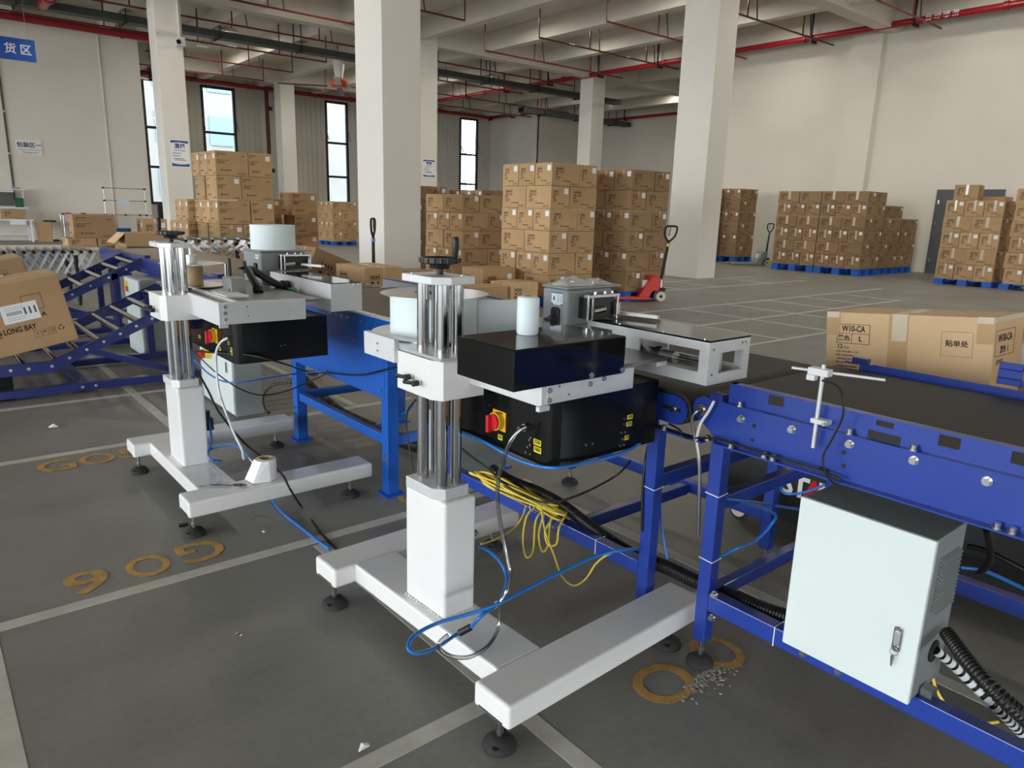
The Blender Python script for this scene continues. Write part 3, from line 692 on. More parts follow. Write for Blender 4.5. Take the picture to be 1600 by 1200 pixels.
MB().tube([(ax0+.07, ay0+.30, az0+.06), (ax0+.06, ay0+.33, az0+.085), (ax0+.08, ay0+.40, az0+.1)], .008, 8).build('air_hose', 'clamp', A, smooth=True)
MB().box(ax0+.05, ax0+.16, ay0+.06, ay0+.1, az0+.006, az0+.03).build('rod_bracket', 'alu_matt', A)
MB().cyl((ax0+.06, ay0+.045, az1-.03), (ax0+.14, ay0+.045, az1-.03), .012, 12).build('guide_roller', 'chrome', A, smooth=True)
MB().cyl((ax0+.03, ay0+.06, az1-.025), (ax0+.03, ay0+.36, az1-.025), .012, 12).build('rod_rail', 'chrome', A, smooth=True)
MB().box(ax0+.03, ax0+.12, ay0+.03, ay0+.034, az0+.02, az1-.02).build('inner_plate', 'alu', A)
for x in (ax1-.05, ax1-.03): inst('bolt', SMALLSCREW, A, (x, ay0, az1-.02), RY)
for z in (az0+.035, az1-.03): inst('bolt', SMALLSCREW, A, (ax0+.02, ay0, z), RY)
for y in (ay0+.03, ay0+.2, ay0+.4): inst('screw', SMALLSCREW, A, (ax0+.012, y, az1))
MB().box(1.76, ax0, 1.68, 1.93, 1.085, 1.128).build('arm_bracket', 'blackpaint', A, bevel=.002)
MB().box(1.90, 1.955, 1.52, 1.56, 1.10, 1.115).build('stop_bar', 'alu_matt', A)
MB().bar((2.08, 1.93, 1.225), (2.14, 1.72, 1.225), .02, .012).build('guide_blade', 'alu_matt', A)
# air valve on the column
vx, vy = 1.435, 1.97
MB().box(vx, vx+.03, vy-.03, vy+.03, .44, .52).build('air_valve', 'blackplastic', A, bevel=.004)
MB().cyl((vx+.015, vy-.03, .47), (vx+.015, vy-.06, .468), .010, 12).build('valve_port', 'zinc', A)

# things lying on the near machine
o = MB().lathe([(.012, .115), (.012, .002), (.03, 0), (.0335, .006), (.0335, .108), (.031, .112), (.02, .115)], (1.42, 1.635, 1.2355), 36).build('label_roll', 'labelroll', off=(1.42, 1.635, 1.2355), smooth=True)
tag(o, 'white label roll wrapped in film standing on the black cover box', 'roll')
bagm = MB(); nx, ny = 16, 8
for i in range(nx):
    for j in range(ny):
        u, v = i/(nx-1), j/(ny-1); e_ = math.sin(math.pi*u)**.5*math.sin(math.pi*v)**.6 if 0 < u < 1 and 0 < v < 1 else 0
        h = .034*e_*(.45+.55*abs(math.sin(7*u+3*v))*abs(math.cos(5*u-4*v+.6)))+random.uniform(0, .004)*e_
        bagm.v.append((1.845+.25*u+.01*math.sin(9*v), 1.912+.12*v+.008*math.sin(11*u), 1.3315+h))
for i in range(nx-1):
    for j in range(ny-1): bagm.f.append((i*ny+j, (i+1)*ny+j, (i+1)*ny+j+1, i*ny+j+1))
o = bagm.build('plastic_bag', 'plastic', off=(1.95, 1.97, 1.3315), smooth=True); sm = o.modifiers.new('thick', 'SOLIDIFY'); sm.thickness = .0004
tag(o, 'crumpled clear plastic bag lying on top of the grey label printer', 'bag')

# ---------------- far machine
B, RB = labeler(1.005, 3.936, 'labelling machine with brown spool and closed aluminium print arm at left', .004, -.426, .634, True)
side_rail(B, 1.09, 1.11, 3.45, 3.93, 1.03, 1.138)
side_rail(B, 1.11, 1.515, 3.447, 3.465, 1.035, 1.138, 'front_rail')
MB().box(1.085, 1.125, 3.435, 3.45, 1.022, 1.035).build('rail_corner', 'alu_matt', B)
for z in (1.06, 1.09, 1.12): inst('bolt', CAPSCREW, B, (1.118, 3.447, z), RY)
for x, z in ((1.22, 1.115), (1.225, 1.07)): inst('bolt', SMALLSCREW, B, (x, 3.447, z), RY)
MB().box(1.11, 1.60, 3.465, 4.62, 1.118, 1.13).build('platform_plate', 'plate_dark', B)
MB().box(1.11, 1.14, 3.465, 4.5, 1.13, 1.134).build('slot_strip', 'blackplastic', B)
MB().box(1.17, 1.185, 3.465, 4.5, 1.13, 1.142).build('edge_rail', 'alu_matt', B)
enclosure(B, 1.19, 1.675, 3.55, 4.30, .815, 1.03)
isolator(B, 1.19, 3.844, .918, 1.1)
for y, z, w_ in ((3.625, .883, .025), (3.628, .863, .025), (3.66, .91, .025), (3.80, .857, .025), (4.27, .93, .035), (4.30, .878, .035), (4.14, .87, .035)): ytag(B, 1.19, y, z, w_, .018, 'x', '光电')
for y, z in ((3.64, .845), (3.66, .846), (3.65, .883), (3.65, .865)): inst('screw', SMALLSCREW, B, (1.19, y, z), RX)
for y, z in ((4.2, .92), (4.15, .96)): MB().cyl((1.19, y, z), (1.15, y, z), .018, 14).build('plug', 'navyblue', B, smooth=True)
MB().cyl((1.19, 3.66, .932), (1.17, 3.66, .932), .01, 10).build('air_nipple', 'zinc', B)
for x, z in ((1.42, .89), (1.44, .893)): inst('screw', SMALLSCREW, B, (x, 3.55, z), RY)
# spool
sx, sy = 1.225, 4.29
MB().cyl((sx, sy, 1.135), (sx, sy, 1.139), .17, 40).build('spool_disc', 'steel', B, smooth=True)
MB().cyl((sx, sy, 1.139), (sx, sy, 1.255), .056, 32).build('spool_core', 'core', B, smooth=True)
MB().cyl((sx, sy, 1.255), (sx, sy, 1.259), .17, 40).build('spool_disc', 'steel', B, smooth=True)
MB().lathe([(.03, 0), (.03, .045), (.011, .046), (.011, .105)], (sx, sy, 1.259), 20).build('spool_hub', 'alu_matt', B, smooth=True)
MB().cyl((1.345, 4.03, 1.13), (1.345, 4.03, 1.30), .009, 12).build('tension_post', 'blackplastic', B)
MB().cyl((1.33, 4.05, 1.13), (1.33, 4.05, 1.27), .007, 10).build('guide_post', 'chrome', B, smooth=True)
MB().box(1.27, 1.345, 3.80, 3.93, 1.13, 1.215).build('drive_box', 'greymachine', B, bevel=.004)
MB().box(1.269, 1.27, 3.815, 3.835, 1.145, 1.16).build('drive_socket', 'blackplastic', B)
MB().box(1.19, 1.30, 3.64, 3.86, 1.131, 1.145).build('paper_strip', 'paper', B)
printer(B, 1.645, 1.93, 4.37, 4.66, 1.075, 1.315, (4.445, 4.635), (4.39, 4.45, 1.262, 1.295), 1.16)
MB().box(1.60, 1.96, 4.36, 4.70, 1.06, 1.075).build('printer_shelf', 'alu', B)
print_module(B, 1.745, 1.945, 4.37, 1.205, 1.295)
MB().bar((1.88, 4.30, 1.235), (1.93, 4.12, 1.235), .025, .012).build('peel_blade', 'alu_matt', B)
# closed aluminium arm
MB().box(1.684, 1.866, 3.515, 4.33, 1.05, 1.196).build('arm_box', 'alu_matt', B, bevel=.002)
MB().box(1.688, 1.862, 3.519, 4.2, 1.196, 1.2).build('arm_lid', 'blackgloss', B)
for x in (1.81, 1.84): MB().cyl((x, 3.515, 1.19), (x, 3.508, 1.19), .006, 10).build('bolt', 'zinc', B)
for z in (1.09, 1.16): inst('bolt', SMALLSCREW, B, (1.70, 3.515, z), RY)
MB().cyl((1.85, 3.56, 1.045), (1.85, 3.56, 1.052), .008, 8).build('bolt', 'zinc', B)
MB().tube([(1.684, 4.06, 1.135), (1.63, 4.03, 1.139), (1.58, 4.04, 1.164), (1.52, 4.068, 1.207), (1.47, 4.08, 1.235)], .021, 14).build('air_duct', 'blackplastic', B, smooth=True)
MB().tube([(1.43, 3.86, 1.13), (1.435, 3.90, 1.165), (1.45, 4.02, 1.215), (1.47, 4.08, 1.235)], .020, 14).build('air_duct', 'blackplastic', B, smooth=True)
MB().cyl((1.684, 4.06, 1.135), (1.635, 4.035, 1.139), .031, 20).build('duct_collar', 'blackplastic', B, smooth=True)
MB().cyl((1.43, 3.85, 1.128), (1.431, 3.865, 1.152), .027, 18).build('duct_collar', 'blackplastic', B, smooth=True)
MB().lathe([(.012, 0), (.03, .005), (.036, .025), (.03, .05), (.016, .056)], (1.665, 3.90, 1.105), 20, ax=(-1, .2, .1)).build('regulator_bowl', 'green', B, smooth=True)
vx, vy = 1.155, 4.04
MB().box(vx, vx+.045, vy-.03, vy+.03, .36, .43).build('air_valve', 'blackplastic', B, bevel=.004)
MB().cyl((vx+.02, vy, .43), (vx+.02, vy, .47), .016, 14).build('valve_knob', 'blackplastic', B)
# things on the far machine
m = MB(); q = [(1.56, 3.985)]; pts = []
for k in range(40):
    a = 2*math.pi*k/40; pts.append((1.79+.135*math.cos(a)*(1+.04*math.cos(4*a)), 4.525+.125*math.sin(a)))
o = m.prism(pts, 'z', 1.3155, 1.465).build('label_reel', 'labelroll', off=(1.79, 4.525, 1.3155), smooth=True)
tag(o, 'big white label reel lying flat on the grey label printer', 'roll')
o = thing('film_roll', 'white film roll with brown core standing on the white base bar', 'roll', (1.30, 3.53, .2))
rr = MB(); n = 36
prof = [(.030, .002), (.049, 0), (.053, .004), (.053, .108), (.05, .112), (.033, .112)]
for r, z in prof: rr.ring((1.30, 3.53, .2+z), (0, 0, 1), r, n)
for a in range(len(prof)-1):
    for k in range(n): rr.f.append((a*n+k, a*n+(k+1) % n, (a+1)*n+(k+1) % n, (a+1)*n+k))
rr.build('film', 'paper', o, smooth=True)
rc = MB(); prof = [(.0302, .002), (.033, .002), (.033, .115), (.0302, .115)]
for r, z in prof: rc.ring((1.30, 3.53, .2+z), (0, 0, 1), r, n)
for a in range(4):
    for k in range(n): rc.f.append((a*n+k, a*n+(k+1) % n, ((a+1) % 4)*n+(k+1) % n, ((a+1) % 4)*n+k))
rc.build('core', 'core', o, smooth=True)
MB().quad((1.215, 3.49, .2025), (1.262, 3.488, .31), (1.25, 3.56, .308), (1.205, 3.58, .2025)).quad((1.215, 3.49, .2025), (1.30, 3.474, .202), (1.30, 3.474, .31), (1.262, 3.488, .31)).build('loose_film', 'paper', o)
o = thing('wrench', 'steel combination wrench lying on the white base bar', 'wrench', (1.05, 3.55, .2))
MB().bar((1.00, 3.605, .207), (1.135, 3.505, .207), .016, .008).build('shank', 'chrome', o, bevel=.002)
MB().lathe([(.012, 0), (.014, .003), (.014, .008), (.012, .010)], (.995, 3.61, .2015), 20).build('ring_end', 'chrome', o, smooth=True)
MB().prism([(1.125, 3.525), (1.12, 3.495), (1.14, 3.475), (1.175, 3.465), (1.155, 3.485), (1.165, 3.50), (1.185, 3.488), (1.165, 3.515), (1.14, 3.53)], 'z', .201, .211).build('open_jaw', 'chrome', o, bevel=.0015)

# ================================================================== CONVEYORS
def sq(m, x, y, z0, z1, s=.05): return m.box(x-s/2, x+s/2, y-s/2, y+s/2, z0, z1)
def zip_tie(t, c, d, axis='z'):
    """thin white strap round a square or round member: c centre, d half sizes"""
    (a, b) = d; x, y, z = c
    if axis == 'z': p = [(x-a, y-b, z), (x+a, y-b, z+.003), (x+a, y+b, z+.006), (x-a, y+b, z+.003)]
    elif axis == 'y': p = [(x-a, y, z-b), (x+a, y, z-b), (x+a, y, z+b), (x-a, y, z+b)]
    return MB().tube(p, .0018, 6, sub=1, closed=True).build('cable_tie', 'paper', t)
# ---------------- near belt conveyor
x0, x1 = 2.035, 2.95
C1 = thing('belt_conveyor', 'royal blue belt conveyor with slotted side guard carrying the grey cabinet', 'conveyor', (x0, 1.4, 0))
holes = [(y-.026, y+.026, 1.028, 1.060) for y in (1.15, .653, .487, .33, .17, 0, -.2, -.4, -.6)]+[(.795, .842, 1.042, 1.059)]
holed_plate(MB(), 'x', x0, x0+.004, -1.2, 1.318, 1.002, 1.067, holes).build('side_guard', 'royalblue', C1)
MB().box(x0-.001, x0+.03, 1.300, 1.318, 1.003, 1.067).build('guard_end', 'royalblue', C1)
MB().box(2.012, x0, -1.2, 1.318, .998, 1.002).build('guard_flange', 'royalblue', C1)
MB().box(x0+.004, x0+.03, -1.2, 1.318, 1.063, 1.067).build('guard_lip', 'royalblue', C1)
pp = [(1.345, .858), (-1.2, .858), (-1.2, .998), (1.30, .998), (1.36, 1.003)]
for k in range(9):
    a = math.radians(80+22.5*k); pp.append((1.412+.045*math.cos(a-math.pi/2+.3), .958+.045*math.sin(a-math.pi/2+.3)))
pp = [(1.345, .858), (-1.2, .858), (-1.2, .998), (1.36, .998)]+[(1.412+.043*math.cos(math.radians(100-20*k)), .957+.043*math.sin(math.radians(100-20*k))) for k in range(10)]
MB().prism(pp, 'x', x0, x0+.006).build('side_plate', 'royalblue', C1)
MB().box(2.005, x0, -1.2, 1.345, .854, .859).build('plate_flange', 'royalblue', C1)
MB().prism(pp, 'x', x1-.006, x1).build('side_plate', 'royalblue', C1)
MB().box(x1-.004, x1, -1.2, 1.318, .998, 1.035).build('far_guard', 'royalblue', C1)
bl = [(-1.2, 1.008), (1.41, 1.008), (1.445, .995), (1.455, .96), (1.44, .925), (1.41, .912), (-1.2, .912)]
MB().prism(bl, 'x', x0+.03, x1-.03).build('belt', 'belt', C1)
for y, z in ((1.264, .958), (1.086, .968), (.906, .970), (.73, .972), (.553, .968), (.37, .97)): inst('bolt', BIGBOLT, C1, (x0, y, z), RX)
for y in (1.267, .906, .731, .45, .2): inst('bolt', BIGBOLT, C1, (2.022, y, 1.004))
for y in (1.373, 1.282, 1.16, 1.129, .509, .475): inst('bolt', BIGBOLT, C1, (2.018, y, .861))
for y, z in ((1.216, .946), (1.217, .898), (.915, .90), (.92, .94)): MB().cyl((x0-.0008, y, z), (x0+.004, y, z), .007, 12).build('bolt_hole', 'darkinside', C1)
MB().prism(rnd_rect(.955, .985, .868, .878, .005), 'x', x0-.0008, x0+.002).build('slot_hole', 'darkinside', C1)
MB().box(x0-.002, x0, .772, .86, 1.003, 1.026).build('guard_window', 'darkinside', C1)
for xx in (2.06, 2.925):
    for yy in (1.345, -1.0):
        lg = sq(MB(), xx, yy, .1, .856).build('leg', 'royalblue', C1, bevel=.004)
        foot(lg, xx, yy, .105, .05, False)
zip_tie(C1, (2.06, 1.345, .665), (.027, .027)); zip_tie(C1, (2.06, 1.345, .42), (.027, .027))
for xx in (2.06, 2.925): MB().box(xx-.025, xx+.025, -.975, 1.32, .235, .298).build('bottom_rail', 'royalblue', C1, bevel=.003)
for yy in (1.345, -1.0):
    for z in (.30, .655): MB().box(2.085, 2.9, yy-.02, yy+.02, z-.05, z).build('cross_rail', 'royalblue', C1, bevel=.003)
for y, z in ((.955, .262), (.84, .262), (1.295, .31), (1.295, .22)): inst('bolt', BIGBOLT, C1, (2.035, y, z), RX)
zip_tie(C1, (2.06, 1.06, .267), (.027, .034), 'y')
gb = MB()
holed_plate(gb, 'x', 2.955, 2.965, .40, .835, 1.045, 1.125, [(.45, .76, 1.068, 1.10)])
gb.build('guide_bracket', 'royalblue', C1, bevel=.003); MB().box(2.945, 2.965, .42, .46, .99, 1.05).build('bracket_post', 'royalblue', C1)
MB().box(2.93, 2.965, 1.285, 1.345, 1.035, 1.055).box(2.92, 2.965, 1.26, 1.37, 1.030, 1.036).build('photo_sensor', 'navyblue', C1, bevel=.002)
MB().box(x0-.012, x0+.03, 1.335, 1.385, .998, 1.022).build('sensor_block', 'navyblue', C1, bevel=.002)
MB().cyl((x0, 1.412, .957), (x0-.012, 1.412, .957), .02, 18).build('pulley_shaft', 'zinc', C1, smooth=True)
MB().tube([(x0-.012, 1.412, .957), (x0-.03, 1.418, .952), (x0-.035, 1.43, .93), (x0-.03, 1.43, .90), (x0-.02, 1.42, .85), (x0-.012, 1.40, .76), (x0-.008, 1.392, .66), (x0, 1.385, .5)], .0065, 8).build('steel_sleeve_cable', 'steel', C1, smooth=True)
MB().tube([(x0-.02, 1.36, 1.0), (x0-.025, 1.375, .96), (x0-.028, 1.40, .91), (x0-.02, 1.415, .85)], .005, 8).build('grey_lead', 'clamp', C1, smooth=True)
# control cabinet on the rail of the near conveyor
K = thing('control_cabinet', 'pale grey control cabinet with keyed lock on the near conveyor', 'cabinet', (1.98, .8, .3))
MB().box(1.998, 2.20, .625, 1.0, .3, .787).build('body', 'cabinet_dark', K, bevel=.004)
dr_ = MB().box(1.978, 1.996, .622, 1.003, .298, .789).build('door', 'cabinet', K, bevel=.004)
MB().prism(rnd_rect(.663, .687, .44, .52, .011), 'x', 1.973, 1.978).build('lock_plate', 'zinc', dr_, bevel=.001)
MB().prism(rnd_rect(.667, .683, .463, .505, .006), 'x', 1.969, 1.973).build('lock_handle', 'alu', dr_, bevel=.001)
MB().cyl((1.973, .675, .455), (1.967, .675, .455), .0075, 12).build('lock_barrel', 'chrome', dr_)
MB().tube([(1.966, .675+.011*math.cos(a), .443+.011*math.sin(a)) for a in [k*math.pi/6 for k in range(12)]], .0011, 5, sub=1, closed=True).build('key_ring', 'zinc', dr_)
MB().prism([(.676, .435), (.682, .428), (.679, .40), (.675, .396), (.672, .428)], 'x', 1.965, 1.967).build('key', 'zinc', dr_)
lv = MB()
for k in range(14):
    z = .56+.0118*k; lv.prism([(2.035, z), (2.045, z), (2.155, z), (2.155, z+.004), (2.035, z+.011)], 'y', .612, .625)
for k in range(14):
    z = .56+.0118*k; MB().prism([(.625, z+.010), (.611, z), (.611, z+.002), (.625, z+.0116)], 'x', 2.03, 2.16).build('louvre', 'cabinet_dark', K)
MB().cyl((2.11, .625, .415), (2.11, .621, .415), .033, 22).build('cable_grommet', 'darkinside', K)
MB().box(2.05, 2.09, .59, .62, .3, .325).build('mounting_foot', 'zinc', K)
# sensor stand clamped to the guard
t = thing('sensor_stand', 'aluminium rod stand with small optical sensor clamped to the blue guard', 'sensor', (2.01, 1.0, .94))
MB().cyl((2.008, 1.0, .938), (2.008, 1.0, 1.19), .006, 12).build('upright_rod', 'alu_matt', t, smooth=True)
MB().cyl((1.985, 1.085, 1.168), (2.075, .852, 1.165), .0045, 12).build('cross_rod', 'alu_matt', t, smooth=True)
MB().box(1.993, 2.023, .978, 1.04, 1.157, 1.178).build('clamp', 'clamp', t, bevel=.002)
MB().box(1.99, 2.012, 1.015, 1.04, 1.140, 1.157).build('optical_sensor', 'clamp', t, bevel=.002)
MB().box(1.998, 2.034, .965, 1.015, 1.014, 1.028).build('guard_clamp', 'clamp', t, bevel=.002)
MB().cyl((1.995, .97, 1.02), (1.99, .97, 1.02), .006, 10).build('clamp_screw', 'zinc', t)
MB().tube([(2.0, .995, 1.145), (1.99, .95, 1.142), (1.985, .925, 1.12), (1.985, .915, 1.06), (1.985, .935, .99), (1.985, .955, .93), (1.985, .94, .88), (1.995, .905, .845)], .0035, 6).build('sensor_cable', 'cableblack', t, smooth=True)

# ---------------- belt conveyor under the near machine
C0 = thing('belt_conveyor', 'royal blue belt conveyor under the print arm of the near labelling machine', 'conveyor', (x0, 2.2, 0))
pq = [(2.98, .855), (2.98, .976), (1.56, .976)]+[(1.535+.055*math.cos(math.radians(90+15*k)), .922+.055*math.sin(math.radians(90+15*k))) for k in range(0)]
pq = [(1.60, .84), (2.98, .84), (2.98, .978), (1.53, .978)]+[(1.53+.052*math.cos(math.radians(90+18*k)), .926+.052*math.sin(math.radians(90+18*k))) for k in range(1, 11)]+[(1.60, .874)]
for xx in (x0, x1-.006): MB().prism(pq, 'x', xx, xx+.006).build('side_plate', 'royalblue', C0)
bq = [(2.98, .99), (1.53, .99)]+[(1.53+.06*math.cos(math.radians(90+18*k)), .93+.06*math.sin(math.radians(90+18*k))) for k in range(1, 11)]+[(2.98, .87)]
MB().prism(bq, 'x', x0+.012, x1-.012).build('belt', 'belt', C0)
MB().prism(rnd_rect(1.505, 1.585, .922, .936, .006), 'x', x0-.002, x0).build('tension_slot', 'darkinside', C0); inst('bolt', BIGBOLT, C0, (x0-.002, 1.535, .929), RX)
for z in (.955, .905): inst('bolt', CAPSCREW, C0, (x0, 1.66, z), RX)
for xx in (2.06, 2.925):
    for yy in (1.62, 2.93):
        lg = sq(MB(), xx, yy, .1, .84).build('leg', 'royalblue', C0, bevel=.004); foot(lg, xx, yy, .105, .05, False)
    MB().box(xx-.025, xx+.025, 1.645, 2.905, .235, .292).build('bottom_rail', 'royalblue', C0, bevel=.003)
for yy, z in ((1.62, .655), (2.08, .28), (2.93, .655)): MB().box(2.085, 2.9, yy-.022, yy+.022, z-.055, z).build('cross_rail', 'royalblue', C0, bevel=.003)
MB().box(2.012, 2.05, 1.395, 1.72, .842, .848).build('joint_flange', 'royalblue', C0)
zip_tie(C0, (2.06, 1.62, .60), (.027, .027)); zip_tie(C0, (2.06, 1.87, .263), (.027, .031), 'y')
for y in (2.19, 2.11): inst('bolt', BIGBOLT, C0, (2.035, y, .262), RX)
inst('bolt', BIGBOLT, C0, (2.02, 1.56, .85))
t = thing('control_cabinet', 'pale grey cabinet half hidden behind the chrome rods of the near machine', 'cabinet', (2.2, 3.2, 0))
MB().box(2.22, 2.6, 3.16, 3.48, .0, .46).build('body', 'cabinet_dark', t, bevel=.005); MB().box(2.20, 2.22, 3.15, 3.49, .0, .47).build('door', 'cabinet', t, bevel=.004)
MB().cyl((2.38, 3.16, .40), (2.38, 3.14, .40), .035, 18).build('cable_grommet', 'blackplastic', t)

# ---------------- bright blue roller table between the machines
T = thing('roller_table', 'bright blue roller table with side panel between the labelling machines', 'conveyor', (1.93, 4.0, 0))
MB().box(1.93, 1.936, 3.32, 4.72, .857, 1.005).build('upper_side_plate', 'brightblue', T)
MB().box(1.928, 1.934, 3.40, 4.64, .565, .857).build('lower_side_panel', 'brightblue', T)
MB().box(1.925, 1.965, 3.32, 4.72, 1.005, 1.016).build('top_rail', 'alu_matt', T)
MB().box(2.78, 2.786, 3.32, 4.9, .857, 1.06).build('far_guard', 'greymachine', T); MB().box(2.775, 2.80, 3.32, 4.9, 1.06, 1.068).build('guard_cap', 'navyblue', T)
rm = MB().cyl((1.95, 0, 0), (2.77, 0, 0), .0215, 12).mesh('roller', 'rollerdark', True)
y = 3.36
while y < 4.72: inst('roller', rm, T, (0, y, .995)); y += .056
y = 3.44
while y < 4.1: inst('bolt', CAPSCREW, T, (1.93, y, .965), RX); y += .075
for y, z in ((3.415, .845), (3.74, .845), (4.07, .845), (3.43, .61), (3.425, .80)): inst('bolt', CAPSCREW, T, (1.928, y, z), RX)
for xx in (1.965, 2.75):
    for yy in (3.405, 4.625):
        lg = MB().box(xx-.035, xx+.035, yy-.035, yy+.035, .012, .857).build('leg', 'brightblue', T, bevel=.003)
        MB().box(xx-.06, xx+.06, yy-.06, yy+.06, 0, .012).build('foot_plate', 'brightblue', lg)
        for z in (.20, .24): inst('bolt', BIGBOLT, lg, (xx-.035, yy-.01, z), RX)
    MB().box(xx-.02, xx+.02, 3.44, 4.59, .29, .345).build('lower_rail', 'brightblue', T, bevel=.003)
for yy in (3.405, 4.625): MB().box(2.0, 2.715, yy-.02, yy+.02, .29, .345).build('lower_rail', 'brightblue', T, bevel=.003)

# ---------------- main line further back
D = thing('line_conveyor', 'dark blue line conveyor behind the far labelling machine', 'conveyor', (2.0, 7.2, 0))
MB().box(2.0, 2.03, 4.95, 11.1, .80, .97).build('side_plate', 'navyblue', D); MB().box(2.87, 2.9, 4.95, 11.1, .80, .97).build('side_plate', 'navyblue', D)
rm2 = MB().cyl((2.03, 0, 0), (2.87, 0, 0), .025, 10).mesh('roller', 'rollerdark', True)
y = 5.0
while y < 11.1: inst('roller', rm2, D, (0, y, .955)); y += .12
for xx in (2.02, 2.88):
    for yy in (6.45, 8.55, 10.3): lg = sq(MB(), xx, yy, .1, .8, .06).build('leg', 'navyblue', D); foot(lg, xx, yy, .105, .05, False)
for y in (5.6, 6.3, 7.1, 8.0, 8.7): MB().box(2.0, 2.06, y, y+.12, .97, 1.0).build('guide_block', 'navyblue', D)

# ---------------- two sloping roller branches
def slope(t, y0, y1, pts, hgt, rollers, bolts):
    for k, yy in enumerate((y0, y1)):
        poly = [(x, z) for x, z in pts]+[(x, z-hgt) for x, z in pts[::-1]]
        MB().prism(poly, 'y', yy, yy+.012).build('side_rail', 'navyblue', t)
        MB().prism([(x, z) for x, z in pts]+[(x, z-.006) for x, z in pts[::-1]], 'y', yy-.018 if k == 0 else yy, yy+.012 if k == 0 else yy+.03).build('rail_lip', 'navyblue', t)
    rmm = MB().cyl((0, y0+.012, 0), (0, y1, 0), .026, 12).mesh('roller', 'chrome', True)
    def zat(x):
        for (xa, za), (xb, zb) in zip(pts, pts[1:]):
            if xa <= x <= xb: return za+(zb-za)*(x-xa)/(xb-xa)
        return pts[0][1]
    for x in rollers: inst('roller', rmm, t, (x, 0, zat(x)-.03))
    for x in bolts: inst('bolt', BIGBOLT, t, (x, y0-.001, zat(x)-hgt*.5), RY)
E1 = thing('roller_slope', 'nearer sloping blue roller conveyor carrying the large taped carton', 'conveyor', (.8, 7.3, 0), 'sloping roller branches')
slope(E1, 6.8, 7.9, [(-1.2, .297), (.79, .297), (1.96, .80)], .095, [-.6, -.35, -.1, .15, .4, .62, .84, 1.0, 1.16, 1.32, 1.48, 1.64, 1.8], [.52, .64, .80, .93, 1.06, 1.19, 1.32, 1.45, 1.58])
for yy in (6.83, 7.87):
    MB().box(-1.2, 1.95, yy-.03, yy+.03, .02, .085).build('floor_rail', 'navyblue', E1, bevel=.003)
    for xx in (1.80,): sq(MB(), xx, yy, .085, .68, .06).build('leg', 'navyblue', E1)
MB().box(.98, 1.06, 6.86, 7.84, .02, .08).build('cross_rail', 'navyblue', E1); MB().box(-.3, -.22, 6.86, 7.84, .02, .08).build('cross_rail', 'navyblue', E1)
MB().bar((1.75, 6.84, .1), (1.06, 6.84, .36), .04, .05).build('brace', 'navyblue', E1)
for xx in (.28, -.9): MB().box(xx, xx+.25, 6.86, 7.05, 0, .19).build('end_support', 'blackpaint', E1)
for x in (1.0, 1.1): inst('bolt', BIGBOLT, E1, (x, 6.80, .052), RY)
E2 = thing('roller_slope', 'farther sloping blue roller conveyor beside the expanding lattice conveyor', 'conveyor', (1.4, 9.2, 0), 'sloping roller branches')
slope(E2, 8.85, 9.75, [(-1.2, .30), (.55, .30), (2.0, .965)], .10, [.1, .3, .5, .7, .88, 1.06, 1.24, 1.42, 1.60, 1.78, 1.93], [1.3, 1.48, 1.66, 1.84])
for yy in (8.88, 9.72):
    MB().box(-1.2, 2.0, yy-.03, yy+.03, .02, .085).build('floor_rail', 'navyblue', E2, bevel=.003)
    for xx in (1.72, 1.86, 1.2): sq(MB(), xx, yy, .085, .80 if xx > 1.4 else .52, .06).build('leg', 'navyblue', E2)
MB().bar((1.22, 8.89, .45), (1.72, 8.89, .25), .04, .05).build('brace', 'navyblue', E2)
MB().box(1.2, 2.0, 8.86, 8.92, .34, .40).build('cross_rail', 'navyblue', E2)
for x0_, y0_, x1_, y1_, h, lb, sg in ((1.76, 8.02, 2.06, 8.62, .80, 'grey drive cabinet with orange warning stickers under the sloping rollers', True), (1.77, 5.40, 2.0, 6.15, .475, 'grey floor cabinet with emergency stop behind the far labelling machine', False)):
    t = thing('drive_cabinet', lb, 'cabinet', (x0_, y0_, 0))
    MB().box(x0_+.02, x1_, y0_, y1_, .0, h).build('body', 'cabinet_dark', t, bevel=.005); d_ = MB().box(x0_, x0_+.02, y0_, y1_, .02, h-.01).build('door', 'cabinet', t, bevel=.004)
    if sg:
        for z, m_ in ((.70, 'yellow'), (.64, 'orange'), (.22, 'tagyellow')): MB().box(x0_-.002, x0_, y1_-.17, y1_-.04, z, z+.055).build('warning_sticker', m_, d_)
    else:
        MB().cyl((x0_, y1_-.27, h-.055), (x0_-.05, y1_-.27, h-.055), .04, 18).build('stop_ring', 'tagyellow', d_, smooth=True); MB().cyl((x0_-.05, y1_-.27, h-.055), (x0_-.085, y1_-.27, h-.055), .036, 18).build('stop_button', 'red', d_, smooth=True)
        MB().box(x0_-.01, x0_, y0_+.08, y0_+.11, h-.14, h-.06).build('lock', 'zinc', d_)

